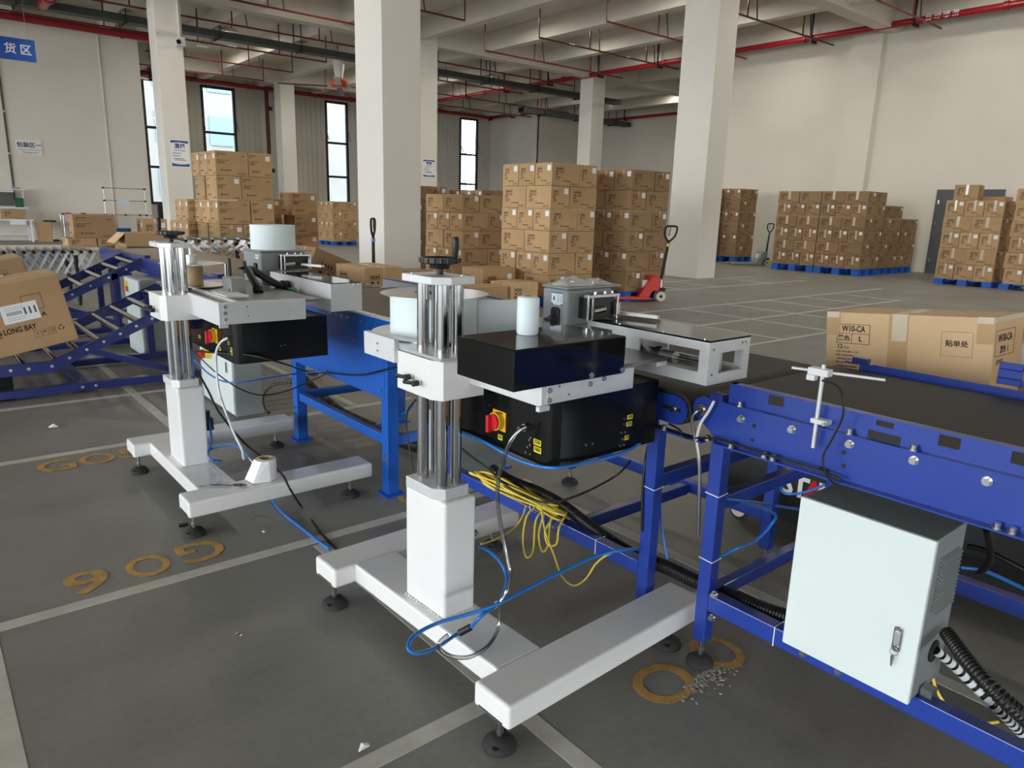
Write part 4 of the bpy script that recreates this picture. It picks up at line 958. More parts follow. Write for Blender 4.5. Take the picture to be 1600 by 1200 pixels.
# ---------------- expanding lattice conveyors
def lattice(label, xa, xb, ya, yb, z, n, hh, up):
    t = thing('lattice_conveyor', label, 'conveyor', (xa, ya, 0), 'expanding lattice conveyors')
    dx = (xb-xa)/n
    for side, yy in enumerate((ya, yb)):
        for k in range(n):
            a = xa+dx*k
            MB().bar((a, yy, z-hh), (a+dx*1.6, yy+.01, z), .012, .035).build('lattice_bar', 'zinc', t); MB().bar((a, yy+.014, z), (a+dx*1.6, yy+.004, z-hh), .012, .035).build('lattice_bar', 'zinc', t)
    rl = MB().cyl((0, ya, 0), (0, yb, 0), .024, 10).mesh('roller', 'steel', True)
    for k in range(n+1): inst('roller', rl, t, (xa+dx*k, 0, z+.02))
    kb = MB().cyl((0, -.02, 0), (0, 0, 0), .025, 10).mesh('axle_cap', 'blackplastic', True)
    for k in range(n+1): inst('axle_cap', kb, t, (xa+dx*k, ya, z))
    for x in (xa+.3*(xb-xa), xb-.2):
        for yy in (ya+.02, yb-.02): MB().cyl((x, yy, .06), (x, yy, z-.05), .035, 12).build('leg', 'blackiron', t); MB().cyl((x-.02, yy, .05), (x+.02, yy, .05), .05, 14).build('castor', 'rubber', t)
    return t
lattice('grey expanding lattice conveyor with steel rollers at the far left', .35, 2.15, 12.6, 13.4, .80, 15, .32, False)
lattice('steel expanding lattice conveyor with raised rollers in front of the tall carton stack', 2.6, 4.3, 11.3, 11.9, 1.02, 9, .22, True)

# ================================================================== CARTONS
CM = {}
def marks_mesh(w_, h_, style, ink):
    """print on one carton face, drawn in local x (right) / z (up), standing .0008 proud towards -Y"""
    k = ('m', round(w_, 3), round(h_, 3), style, ink)
    if k in CM: return CM[k]
    m = MB(); t = .0008
    def r(x0, x1, z0, z1): m.box(x0*w_, x1*w_, -t, 0, z0*h_, z1*h_)
    def frame(x0, x1, z0, z1, q=.006):
        qx, qz = q, q*w_/h_; r(x0, x1, z0, z0+qz); r(x0, x1, z1-qz, z1); r(x0, x0+qx, z0, z1); r(x1-qx, x1, z0, z1)
    if style == 0:
        x_ = .12; frame(x_, x_+.30, .56, .82); r(x_, x_+.30, .685, .70); r(x_+.14, x_+.146, .56, .69)
        for a in range(4): r(x_+.04+.06*a, x_+.08+.06*a, .72, .79)
        r(x_+.04, x_+.11, .59, .65); r(x_+.20, x_+.25, .59, .65)
        r(x_, x_+.10, .48, .53)
        for a, b in ((.20, .43), (.16, .39), (.22, .35), (.15, .31)): r(x_, x_+a, b-.015, b)
    else:
        x_ = .06; r(x_, x_+.26, .86, .89); r(x_, x_+.07, .78, .81); r(x_+.15, x_+.17, .77, .81); r(.80, .90, .80, .83)
        for a, b in ((.36, .63), (.2, .58), (.24, .54), (.18, .50)): r(x_, x_+a, b-.018, b)
    lx = .42 if style == 0 else .18
    m.cyl((lx*w_, -t, .22*h_), (lx*w_, 0, .22*h_), .035*h_, 10); 
    for a in range(7): r(lx+.05+.035*a, lx+.078+.035*a, .195, .235)
    for a in range(4): frame(.68+.065*a, .735+.065*a, .06, .13, .008)
    CM[k] = m.mesh('printed_marks', ink); return CM[k]
def carton_mesh(lx, ly, lz, mt):
    k = ('b', round(lx, 3), round(ly, 3), round(lz, 3), mt)
    if k not in CM: CM[k] = MB().box(0, lx, 0, ly, 0, lz).mesh('carton', mt)
    return CM[k]
def small(k, f):
    if k not in CM: CM[k] = f()
    return CM[k]
def carton(x, y, z, lx, ly, lz, label, group, style=0, lab='', mt='carton', rz=0, name='carton', ink='ink', tape='tape', strap=False):
    """closed carton with its min corner at x,y,z; lab: faces that carry a white label ('x' = -X, 'y' = -Y)"""
    o = bpy.data.objects.new(name, carton_mesh(lx, ly, lz, mt)); COL.objects.link(o); o.location = (x, y, z); o.rotation_euler = (0, 0, rz)
    tag(o, label, 'carton', group)
    def kid(nm, me, loc, rot=(0, 0, 0), stuff=False):
        c = bpy.data.objects.new(nm, me); COL.objects.link(c); c.parent = o; c.location = loc; c.rotation_euler = rot
        if stuff: c['kind'] = 'stuff'
        return c
    # sealing tape along the longer top direction, turned down both ends
    if lx >= ly:
        tm = small(('t', lx, ly, lz, tape, 'x'), lambda: MB().box(-.001, lx+.001, ly/2-.024, ly/2+.024, lz, lz+.0008).box(-.0012, 0, ly/2-.024, ly/2+.024, lz-.09, lz).box(lx, lx+.0012, ly/2-.024, ly/2+.024, lz-.09, lz).mesh('tape', tape))
    else:
        tm = small(('t', lx, ly, lz, tape, 'y'), lambda: MB().box(lx/2-.024, lx/2+.024, -.001, ly+.001, lz, lz+.0008).box(lx/2-.024, lx/2+.024, -.0012, 0, lz-.09, lz).box(lx/2-.024, lx/2+.024, ly, ly+.0012, lz-.09, lz).mesh('tape', tape))
    kid('tape', tm, (0, 0, 0))
    kid('printed_marks', marks_mesh(lx, lz, style, ink), (0, 0, 0), stuff=True)
    kid('printed_marks', marks_mesh(ly, lz, style, ink), (0, ly, 0), (0, 0, -math.pi/2), True)
    lm = small(('l', round(lz, 2)), lambda: MB().box(-.045, .045, -.0014, 0, -.045, .045).mesh('shipping_label', 'paper'))
    if 'y' in lab: kid('shipping_label', lm, (lx*.82, 0, lz*.78))
    if 'x' in lab: kid('shipping_label', lm, (0, ly*.18, lz*.78), (0, 0, -math.pi/2))
    if strap:
        sm_ = small(('s', lx, ly, lz), lambda: MB().box(-.0016, 0, ly*.42, ly*.52, lz*.35, lz).mesh('clear_tape', 'cleartape'))
        kid('clear_tape', sm_, (0, 0, 0))
    return o
ORD = ['bottom', 'second', 'third', 'fourth', 'fifth', 'sixth', 'seventh']
NA = ('front right corner', 'front middle', 'front left', 'rear right', 'rear left')
NB = ('front right corner', 'front left', 'rear right', 'rear middle', 'rear left')
def pallet(x, y, sx, sy, label, m_='palletblue', h=.15):
    t = thing('pallet', label, 'pallet', (x, y, 0), 'blue plastic pallets')
    for k in range(5): MB().box(x, x+sx, y+sy*(k*.2+.02), y+sy*(k*.2+.18), h-.03, h).build('deck_board', m_, t)
    for a in (0, .42, .84):
        for b in (0, .42, .84): MB().box(x+sx*a, x+sx*(a+.16), y+sy*b, y+sy*(b+.16), .02, h-.03).build('block', m_, t)
        MB().box(x, x+sx, y+sy*a, y+sy*(a+.16), 0, .02).build('runner', m_, t)
def stack(where, x, y, z, n, L, W, H, topA=True, keep=None, style=0, strap=False, mt='carton', skip=(), pal=True, padlab=None, tone=None):
    grp = 'cartons in '+where
    if pal: pallet(x, y, L+W-.01, max(3*W, 2*L)-.01, padlab or 'blue pallet under '+where, h=z)
    for k in range(n):
        A = ((n-1-k) % 2 == 0) == topA
        pos = []
        if A:
            for j in range(3): pos.append((0, W*j, L, W))
            for j in range(2): pos.append((L, L*j*(3*W/(2*L)), W, L))
            names = NA
        else:
            for j in range(2): pos.append((0, L*j*(3*W/(2*L)), W, L))
            for j in range(3): pos.append((W, W*j, L, W))
            names = NB
        for (a, b, sx, sy), nm in zip(pos, names):
            if keep is not None and nm not in keep(k, n, A): continue
            if (k, nm) in skip: continue
            g = .008; j = lambda: random.uniform(-.006, .006)
            # short ends carry the white label
            lab = 'x' if sx > sy else 'y'
            carton(x+a+g+j(), y+b+g+j(), z+H*k, sx-2*g, sy-2*g, H-.007, 'carton in %s layer of %s, %s' % (ORD[k] if k < n-1 else 'top', where, nm), grp, style, lab, mt if (tone is None or not tone(k, nm)) else 'carton_dark', strap=strap and random.random() < .8)
front = lambda k, n, A: NA if (k == n-1 and A) else NB if k == n-1 else ('front right corner', 'front middle', 'front left', 'rear right')
stack('the tall stack in mid hall', 8.27, 9.05, .18, 6, .64, .43, .365, keep=front)
stack('the stack behind the red pallet jack', 10.2, 9.03, .18, 6, .64, .43, .365, keep=front, mt='carton_dark')
stack('the stack right of the broad pillar', 8.33, 11.62, .14, 5, .64, .43, .345, topA=False, keep=front)
stack('the dark stack behind the broad pillar', 8.6, 14.1, .16, 5, .64, .43, .38, keep=lambda k, n, A: (NA if A else NB) if k > 2 else ('front right corner', 'front left', 'rear right', 'rear left'), mt='carton_dark')
stack('the dark stack left of mid hall', 10.0, 13.2, .16, 5, .64, .43, .37, keep=lambda k, n, A: (NA if A else NB) if k > 2 else ('front right corner', 'front left', 'rear right', 'rear left'), mt='carton_dark', pal=True)
stack('the printed stack beside the left pillar', 4.92, 15.22, .20, 5, .66, .50, .475, keep=front, style=1)
for k in range(3):
    for j in range(2 if k == 2 else 3):
        carton(4.75+.02*k, 16.76+.46*j, .2+.475*k, .64, .45, .47, 'brown carton in %s layer of the low row left of the printed stack, %s' % (ORD[k], ('near', 'middle', 'far')[j]), 'cartons in the low row', 1, 'x')
pallet(4.75, 16.76, .7, 1.36, 'blue pallet under the low row of cartons', h=.2)
for i, (z, lb) in enumerate(((0, 'bottom'), (.42, 'second'), (.84, 'third'), (1.26, 'fourth'))):
    carton(6.30, 16.9, z, .62, .6, .415, 'brown carton, %s of the column touching the printed stack' % lb, 'column beside the printed stack', 1, 'y' if i % 2 else '', mt='carton_dark' if i < 3 else 'carton')
carton(6.32, 16.92, 1.68, .42, .5, .28, 'small brown carton topping the column touching the printed stack', 'column beside the printed stack', 1, '')
for i, (x, y, z, a, b, c, lb) in enumerate(((6.98, 16.3, .0, .55, .62, .44, 'bottom'), (7.0, 16.32, .444, .55, .62, .44, 'second'), (6.98, 16.3, .888, .56, .62, .44, 'third'), (6.92, 16.3, 1.332, .62, .66, .50, 'top'))):
    carton(x, y, z, a, b, c, 'large brown carton, %s of the single column by the far pallets' % lb, 'single column of cartons', 1, 'y')
fk = lambda k, n, A: ('front right corner', 'front middle', 'front left', 'rear right')
stack('the nearer film-wrapped far stack', 14.5, 25.5, .16, 4, .64, .43, .41, keep=fk)
stack('the farther film-wrapped far stack', 13.2, 27.2, .16, 4, .64, .43, .39, keep=fk)
stack('the low dark far stack', 12.3, 29.4, .16, 3, .64, .43, .36, keep=fk, mt='carton_dark')
stack('the left dark stack behind the white pillar', 21.3, 15.6, .2, 6, .64, .43, .385, keep=fk, mt='carton_dark')
stack('the right dark stack behind the white pillar', 22.6, 15.0, .2, 6, .64, .43, .39, keep=fk, mt='carton_dark')
stack('the right half of the wide stack', 21.25, 9.93, .2, 6, .70, .465, .367, topA=False, keep=fk, strap=True, mt='carton_dark')
stack('the left half of the wide stack', 21.25, 11.34, .2, 6, .70, .465, .367, topA=False, keep=lambda k, n, A: ('front right corner', 'front middle', 'front left'), strap=True, mt='carton_dark')
stack('the second row behind the wide stack', 22.5, 9.95, .2, 5, .70, .465, .367, keep=lambda k, n, A: ('front right corner', 'rear right'), mt='carton_dark')
stack('the third row behind the wide stack', 23.75, 9.97, .2, 4, .70, .465, .367, keep=lambda k, n, A: ('front right corner', 'rear right'), mt='carton_dark')
stack('the taped stack by the grey door', 21.2, 6.50, .15, 5, .69, .456, .405, keep=fk, strap=True)
stack('the taped stack at the right edge', 21.2, 5.02, .15, 6, .66, .42, .385, topA=False, keep=lambda k, n, A: ('front right corner', 'front middle', 'front left'), strap=True)
carton(21.35, 7.2, 2.177, .55, .55, .38, 'single taped carton on top of the stack by the grey door', 'loose cartons', 0, '', strap=True, rz=.12)
carton(22.3, 6.9, 0, .6, .9, 2.3, 'tall brown carton behind the taped stack by the grey door', 'loose cartons', 0, '')
for q in bpy.data.objects:
    if q.get('label', '').startswith('tall brown carton behind the taped'): q.location.z = 0; q.location.x = 22.4

# loose cartons beyond the line
carton(4.02, 7.50, 0, .5, .7, .45, 'lower brown carton of two standing beyond the roller table', 'cartons beyond the roller table', 0, '')
oM = carton(4.02, 7.50, .452, .5, .72, .45, 'brown carton with printed code standing beyond the roller table', 'cartons beyond the roller table', 0, '', ink='inkdark')
carton(4.62, 7.9, 0, .62, .5, .80, 'dark brown carton behind the carton with printed code', 'cartons beyond the roller table', 0, '', mt='carton_dark', rz=-.1)
o = carton(3.95, 9.2, .02, .85, .6, .75, 'large tilted brown carton behind the far label printer', 'cartons beyond the roller table', 0, '', mt='carton_dark'); o.rotation_euler = (0, .38, .05); o.location.z = .34
o = carton(3.3, 9.35, 0, .5, .5, .34, 'brown carton wedged under the tilted one', 'cartons beyond the roller table', 0, '')
for i, (x, y, lx, ly, lz, lb) in enumerate(((5.6, 8.6, .7, .6, .46, 'low brown carton left of the mid hall stack'), (6.55, 8.9, .7, .5, .42, 'low brown carton between pillar and mid hall stack'), (7.35, 8.9, .6, .5, .46, 'low pale carton at the foot of the mid hall stack'), (7.4, 9.7, .7, .6, .62, 'low brown carton with a white flap behind the low pale one'))):
    carton(x, y, 0, lx, ly, lz, lb, 'low cartons on the floor', 0, 'y' if i == 3 else '', mt='carton_pale' if i == 2 else 'carton', rz=(.1, -.06, .05, 0)[i])

# big printed carton beside the near conveyor, standing on a hand truck
def printed_carton(loc, rz, lx, ly, lz, label):
    """-Y local face is the printed side"""
    t = thing('printed_carton', label, 'carton', loc, rz=rz)
    ORG[t.name] = (0, 0, 0)
    MB().box(0, lx, 0, ly, 0, lz).build('body', 'carton_pale', t, bevel=.004, off=(0, 0, 0))
    return t
BX = printed_carton((3.4, 1.71, .7157), 0, .71, .36, .45, 'large taped carton printed W10-CA beside the near conveyor')
def tilt(t, ph): t.rotation_mode = 'ZYX'; t.rotation_euler = (math.radians(-ph), 0, -math.pi/2)
tilt(BX, 5); BX.location = (3.4, 1.671, .716)
Z0 = (0, 0, 0)
MB().box(.29, .375, -.0012, 0, .20, .45).box(.29, .375, 0, .36, .45, .4512).build('tape', 'tape', BX, off=Z0)
MB().box(.305, .37, -.0024, -.0012, .33, .45).build('tape_end', 'cleartape', BX, off=Z0)
for a in (0, .645): MB().box(a, a+.065, -.0013, 0, .34, .451).build('corner_tape', 'tape', BX, off=Z0); MB().box(a, a+.06, -.0025, -.0013, .425, .452).build('corner_film', 'cleartape', BX, off=Z0)
def rect(m, x0, x1, z0, z1, q=.0022):
    m.box(x0, x1, -.0008, 0, z0, z0+q); m.box(x0, x1, -.0008, 0, z1-q, z1); m.box(x0, x0+q, -.0008, 0, z0, z1); m.box(x1-q, x1, -.0008, 0, z0, z1)
fr = MB(); rect(fr, .052, .207, .303, .396); fr.box(.052, .207, -.0008, 0, .350, .352); fr.box(.122, .124, -.0008, 0, .303, .35)
fr.build('print_frame', 'ink', BX, off=Z0)['kind'] = 'stuff'
NF = (0, -1, 0)
text('lettering', 'W10-CA', .040, 'inkdark', BX, (.13, -.0012, .373), NF, width=.11, bold=.0006)
text('lettering', '黑色', .029, 'inkdark', BX, (.087, -.0012, .327), NF, bold=.0005); text('lettering', 'L', .034, 'inkdark', BX, (.165, -.0012, .327), NF, bold=.0006)
text('lettering', '12', .028, 'inkdark', BX, (.069, -.0012, .287), NF, bold=.0005); text('lettering', 'PCS', .015, 'inkdark', BX, (.10, -.0012, .283), NF)
for i, s_ in enumerate(('S10-W10-BK-L-CA', 'SIZE ASSEMBLY', 'N.W 9.8 KG G.W 11.8 KG', 'PRO BATCH NO', 'MADE IN CHINA')): text('lettering', s_, .0138, 'inkdark', BX, (.106-.008*(i % 2), -.0012, .264-.0175*i), NF, width=.105 if i < 1 else .095)
ds = MB()
for k in range(14):
    u = k/14
    for za in (.385, .28): ds.box(.512+.122*u, .512+.122*u+.005, -.0008, 0, za-.001, za+.001)
    for xa in (.512, .634): ds.box(xa-.001, xa+.001, -.0008, 0, .28+.105*u, .28+.105*u+.004)
ds.build('dashed_frame', 'ink', BX, off=Z0)['kind'] = 'stuff'
text('lettering', '贴单处', .030, 'inkdark', BX, (.573, -.0012, .333), NF, bold=.0005)
text('lettering', 'CTCO', .07, 'inkdark', BX, (.36, -.0012, .165), NF, width=.24, bold=.002)
text('lettering', 'W10-CA', .045, 'inkdark', BX, (.7112, .13, .36), (1, 0, 0), width=.17, bold=.0006); text('lettering', '黑色  L', .035, 'inkdark', BX, (.7112, .13, .31), (1, 0, 0)); text('lettering', '12 PCS', .028, 'inkdark', BX, (.7112, .08, .26), (1, 0, 0))
sf = MB(); rect(sf, 0, .23, .285, .395); sf.xf(Matrix.Translation((.71, .02, 0)) @ Matrix.Rotation(math.pi/2, 4, 'Z')); sf.build('print_frame', 'ink', BX, off=Z0)['kind'] = 'stuff'
MB().box(.71, .7112, 0, .36, .43, .451).build('edge_film', 'cleartape', BX, off=Z0)
BY = printed_carton((3.80, 1.12, .705), 0, .60, .4, .45, 'second printed carton standing right of the W10-CA carton')
tilt(BY, 0)
MB().box(.0, .08, -.0012, 0, .2, .451).build('tape', 'cleartape', BY, off=Z0); MB().box(.12, .22, -.0012, 0, .28, .38).build('shipping_label', 'paper', BY, off=Z0)
BU = printed_carton((3.39, 1.72, .155), 0, .70, .38, .545, 'brown carton under the W10-CA carton on the hand truck'); tilt(BU, 0)
BV = printed_carton((3.80, 1.12, .155), 0, .60, .4, .545, 'brown carton under the second printed carton'); tilt(BV, 0)
H = thing('hand_truck', 'black platform hand truck with white lettering under the near conveyor', 'hand truck', (3.33, 2.05, 0)); ORG[H.name] = Z0
tilt(H, 0)
MB().box(-.06, 1.6, -.05, 1.0, .112, .152).build('deck', 'blackplastic', H, bevel=.008, off=Z0); MB().box(-.07, 1.61, -.062, -.05, .10, .39).build('deck_skirt', 'blackplastic', H, bevel=.006, off=Z0)
for s_, x_, m_ in (('S', .315, 'paper'), ('T', .385, 'paper'), ('A', .455, 'red'), ('N', .53, 'paper'), ('O', .61, 'paper'), ('I', .68, 'paper')): text('lettering', s_, .15, m_, H, (x_, -.064, .30), NF, bold=.004)
for xx in (.03, 1.5):
    for yy in (.0, .9):
        wl = MB().cyl((xx, yy-.018, .056), (xx, yy+.018, .056), .056, 22).build('castor_wheel', 'rubber', H, smooth=True, off=Z0); MB().cyl((xx, yy-.02, .056), (xx, yy+.02, .056), .044, 20).build('wheel_disc', 'castwheel', wl, smooth=True, off=Z0)

# cartons riding on the sloping branches
def slope_carton(loc, rot, lx, ly, lz, label, full):
    t = thing('shipping_carton', label, 'carton', loc); t.rotation_euler = rot; ORG[t.name] = (0, 0, 0); Z = (0, 0, 0)
    R_ = lambda d: lx-d
    MB().box(0, lx, 0, ly, 0, lz).build('body', 'carton', t, bevel=.006, off=Z)
    MB().box(-.001, lx+.001, ly/2-.03, ly/2+.03, lz, lz+.001).build('tape', 'tape', t, off=Z); MB().box(lx, lx+.0012, .02, .10, lz*.2, lz+.001).build('end_tape', 'cleartape', t, off=Z)
    lb = MB().box(R_(.46), R_(.205), -.0016, 0, lz*.44, lz*.70).build('shipping_label', 'paper', t, off=Z)
    bc = MB()
    for k in range(18): bc.box(R_(.425)+.006*k, R_(.425)+.006*k+(.0022 if k % 3 else .0042), -.002, -.0016, lz*.55, lz*.60)
    for a in (.305, .27, .235): bc.box(R_(a), R_(a-.014), -.002, -.0016, lz*.53, lz*.63)
    for z in (.48, .51, .63, .66): bc.box(R_(.43), R_(.30), -.002, -.0016, lz*z, lz*z+.002)
    bc.build('barcode', 'barcode', lb, off=Z)['kind'] = 'stuff'
    f = MB(); rect(f, R_(.30), R_(.16), lz*.56, lz*.79, .003); rect(f, R_(.70), R_(.51), lz*.54, lz*.76, .003); f.box(R_(.70), R_(.51), -.0008, 0, lz*.65, lz*.656)
    for k in range(3): rect(f, R_(.292-.055*k), R_(.246-.055*k), lz*.17, lz*.27, .002)
    f.box(R_(.228), R_(.205), -.0008, 0, lz*.225, lz*.24); f.box(R_(.165), R_(.161), -.0008, 0, lz*.19, lz*.26); f.box(R_(.150), R_(.146), -.0008, 0, lz*.19, lz*.26)
    f.build('print_frame', 'inkdark', t, off=Z)['kind'] = 'stuff'
    if full:
        text('lettering', 'LONG BAY', .062, 'inkdark', t, (R_(.375), -.0012, lz*.335), (0, -1, 0), width=.23, bold=.0014); text('lettering', 'A', .05, 'inkdark', t, (R_(.18), -.0012, lz*.48), (0, -1, 0), bold=.001)
        lg = MB(); q = R_(.55)
        lg.box(q, q+.008, -.0008, 0, lz*.27, lz*.39); lg.box(q, q+.045, -.0008, 0, lz*.27, lz*.285); lg.box(q+.018, q+.045, -.0008, 0, lz*.305, lz*.32); lg.box(q+.018, q+.042, -.0008, 0, lz*.34, lz*.355); lg.box(q+.015, q+.035, -.0008, 0, lz*.375, lz*.39); lg.box(q+.04, q+.048, -.0008, 0, lz*.305, lz*.355)
        lg.build('logo', 'inkdark', t, off=Z)['kind'] = 'stuff'; text('lettering', '4', .032, 'inkdark', t, (R_(.269), -.0012, lz*.225), (0, -1, 0))
        rc = MB()
        for k in range(3):
            a = math.radians(90+120*k); c = (R_(.095)+.017*math.cos(a), lz*.235+.017*math.sin(a)); b = math.radians(180+120*k)
            rc.bar((c[0]-.012*math.cos(b), -.0004, c[1]-.012*math.sin(b)), (c[0]+.012*math.cos(b), -.0004, c[1]+.012*math.sin(b)), .0008, .008, up=(math.sin(b), 0, -math.cos(b)))
        rc.build('recycling_mark', 'inkdark', t, off=Z)['kind'] = 'stuff'
    else: text('lettering', '贴单处', .04, 'inkdark', t, (R_(.23), -.0012, lz*.68), (0, -1, 0))
    return t
th = math.radians(11)
slope_carton((1.035-.74*math.cos(th), 6.95, .435-.74*math.sin(th)), (0, -th, 0), .74, .6, .56, 'large brown shipping carton with white label on the nearer sloping rollers', True)
th = math.radians(12)
slope_carton((1.0-.74*math.cos(th), 9.0, .53-.74*math.sin(th)), (0, -th, 0), .74, .6, .47, 'brown shipping carton with white label on the farther sloping rollers', False)

# ================================================================== PALLET JACKS
def jack(label, x, y, a, body, tone, tilt, turn=0):
    t = thing('pallet_jack', label, 'pallet jack', (x, y, 0), 'pallet jacks', a); ORG[t.name] = (0, 0, 0); Z = (0, 0, 0)
    for yy in (-.2, .2):
        MB().prism([(.18, .07), (.3, .09), (1.25, .09), (1.3, .05), (1.2, .04), (.25, .04)], 'y', yy-.075, yy+.075).build('fork', body, t, bevel=.004, off=Z)
        wl = MB().cyl((-.02, yy*.45-.03, .09), (-.02, yy*.45+.03, .09), .09, 24).build('steer_wheel', tone, t, smooth=True, off=Z); MB().cyl((-.02, yy*.45-.032, .09), (-.02, yy*.45+.032, .09), .03, 14).build('wheel_hub', 'blackiron', wl, off=Z)
    MB().prism([(.05, .20), (.02, .43), (.12, .47), (.20, .45), (.42, .10), (.42, .05), (.25, .05), (.16, .2)], 'y', -.22, .22).build('frame_body', body, t, bevel=.01, off=Z)
    MB().box(.17, .30, -.08, .08, .24, .40).xf(Matrix.Translation((.03, 0, -.02))).build('white_plate', 'paper', t, off=Z)
    MB().cyl((-.02, 0, .16), (-.02, 0, .40), .055, 16).build('pump', 'steel', t, smooth=True, off=Z); MB().box(-.09, .05, -.14, .14, .19, .25).build('axle_yoke', 'blackiron', t, off=Z)
    p0, p1 = Vector((-.02, 0, .36)), Vector((-.02-tilt, 0, 1.13)); MB().cyl(p0, p1, .032, 14, r1=.024).build('tiller', 'blackiron', t, smooth=True, off=Z)
    u = (p1-p0).normalized(); q = lambda s_, v: p1+u*s_+Vector((v*math.sin(turn), v*math.cos(turn), 0))
    MB().tube([q(-.02, 0), q(.06, .09), q(.14, .115), q(.22, .115), q(.255, .08), q(.255, -.08), q(.22, -.115), q(.14, -.115), q(.06, -.09)], .019, 10, sub=4, closed=True).build('handle_loop', 'blackiron', t, smooth=True, off=Z)
    MB().cyl(q(.24, .02), q(.08, .02), .008, 8).build('release_lever', 'blackiron', t, off=Z); MB().cyl(q(-.12, 0), q(-.06, 0), .033, 14).build('tiller_band', 'yellow' if body == 'jackred' else 'hoseblue', t, smooth=True, off=Z)
jack('red pallet jack with black handle in front of the dark carton stack', 10.92, 8.82, math.radians(143), 'jackred', 'castwheel', .10, 1.4)
jack('grey and black pallet jack standing by the far wide stack', 22.6, 13.8, math.radians(150), 'cabinet_dark', 'castwheel', .05, 1.5)
jack('pallet jack with upright black handle in front of the broad pillar', 6.02, 10.9, math.radians(38), 'blackiron', 'castwheel', .0, 1.45)

# ================================================================== PACKING CORNER (far left)
t = thing('packing_bench', 'white packing bench with shelf and drawer against the left wall', 'bench', (2.6, 31.5, 0))
MB().box(.8, 3.62, 30.9, 31.75, .735, .775).build('worktop', 'extwhite', t)
for xx in (.85, 3.54):
    for yy in (30.94, 31.70): MB().box(xx-.03, xx+.03, yy-.03, yy+.03, 0, .735).build('leg', 'extwhite', t)
MB().box(2.95, 3.38, 30.88, 31.3, .60, .735).build('drawer', 'extwhite', t); MB().box(.85, 3.54, 31.66, 31.72, .2, .26).build('stretcher', 'extwhite', t)
for xx in (3.48,): MB().box(xx-.03, xx+.03, 31.66, 31.72, .775, 1.80).build('upright', 'extwhite', t)
MB().box(.8, 3.52, 31.35, 31.75, 1.77, 1.80).build('upper_shelf', 'extwhite', t); MB().box(.8, 3.56, 31.3, 31.75, 1.14, 1.18).build('lower_shelf', 'extwhite', t); MB().box(1.2, 3.2, 31.42, 31.5, 1.70, 1.74).build('lamp_bar', 'paper', t)
o = MB().box(2.2, 3.18, 31.5, 31.55, 1.22, 1.68).build('monitor', 'screenblack', off=(2.2, 31.5, 1.18)); tag(o, 'black monitor on the packing bench shelf', 'monitor')
o = MB().box(3.2, 3.46, 31.52, 31.55, 1.18, 1.50).build('circuit_panel', 'pcbgreen', off=(3.2, 31.5, 1.18)); tag(o, 'green circuit panel beside the black monitor', 'panel')
carton(2.72, 31.0, .776, .66, .5, .31, 'flat brown carton on the white packing bench', 'loose cartons', 0, '')
o = MB().box(3.15, 3.4, 31.4, 31.6, 1.80, 1.86).cyl((3.2, 31.5, 1.86), (3.2, 31.5, 1.9), .05, 10).build('label_scanner', 'cabinet_dark', off=(3.2, 31.5, 1.8)); tag(o, 'small grey device on the bench upper shelf', 'device')
o = MB().prism([(3.70, .0), (4.16, 0), (4.15, .70), (3.66, .68)], 'y', 31.0, 31.06).build('cardboard_sheet', 'carton', off=(3.7, 31.0, 0)); tag(o, 'flat brown cardboard sheet leaning beside the packing bench', 'cardboard')
t = thing('side_table', 'small black table behind the leaning cardboard sheet', 'table', (4.2, 31.5, 0)); MB().box(4.0, 4.36, 31.3, 31.7, .68, .74).build('top', 'blackplastic', t); MB().box(4.15, 4.22, 31.45, 31.52, .05, .68).build('column', 'blackplastic', t); MB().box(3.95, 4.4, 31.3, 31.7, 0, .05).build('base', 'blackplastic', t)
t = thing('tube_rack', 'workbench rack of thin steel tubes with black joints', 'rack', (6, 31, 0))
def tubes(t, segs, r=.014):
    for a, b in segs: MB().cyl(a, b, r, 8).build('tube', 'zinc', t, smooth=True)
tubes(t, [((4.5, 31, .98), (7.5, 31, .98)), ((4.5, 31.6, .98), (7.5, 31.6, .98)), ((5.93, 31, .98), (5.93, 31, 1.95)), ((7.33, 31, .98), (7.33, 31, 1.95)), ((5.93, 31, 1.95), (7.33, 31, 1.95)), ((5.93, 31, 1.5), (7.33, 31, 1.5)), ((4.55, 31, 0), (4.55, 31, .98)), ((7.4, 31, 0), (7.4, 31, .98)), ((6.0, 31, 0), (6.0, 31, .98)), ((4.55, 31.6, 0), (4.55, 31.6, .98)), ((7.4, 31.6, 0), (7.4, 31.6, .98))])
MB().box(4.5, 7.5, 31.0, 31.6, .955, .968).build('rack_top', 'wall_cool', t); MB().box(4.6, 7.4, 31.02, 31.6, .35, .37).build('lower_shelf', 'wall_cool', t)
for x, z in ((5.93, .98), (7.33, .98), (5.93, 1.5), (7.33, 1.5), (5.93, 1.95), (7.33, 1.95), (4.55, .98), (5.2, .98), (6.6, .98), (7.1, .98)): MB().box(x-.035, x+.035, 30.965, 31.035, z-.03, z+.03).build('joint', 'blackplastic', t)
MB().box(6.35, 6.75, 30.97, 30.985, 1.32, 1.56).build('instruction_sheet', 'lcd', t)
for x, lb in ((4.75, 'left red tape roll on the tube rack'), (5.25, 'right red tape roll on the tube rack')): o = MB().lathe([(.09, 0), (.09, .06), (.05, .065)], (x, 31.3, .968), 18).build('tape_roll', 'red', off=(x, 31.3, .968), smooth=True); tag(o, lb, 'tape')
t = thing('office_chair', 'black office chair half hidden behind the left pillar', 'chair', (7.75, 30.2, 0))
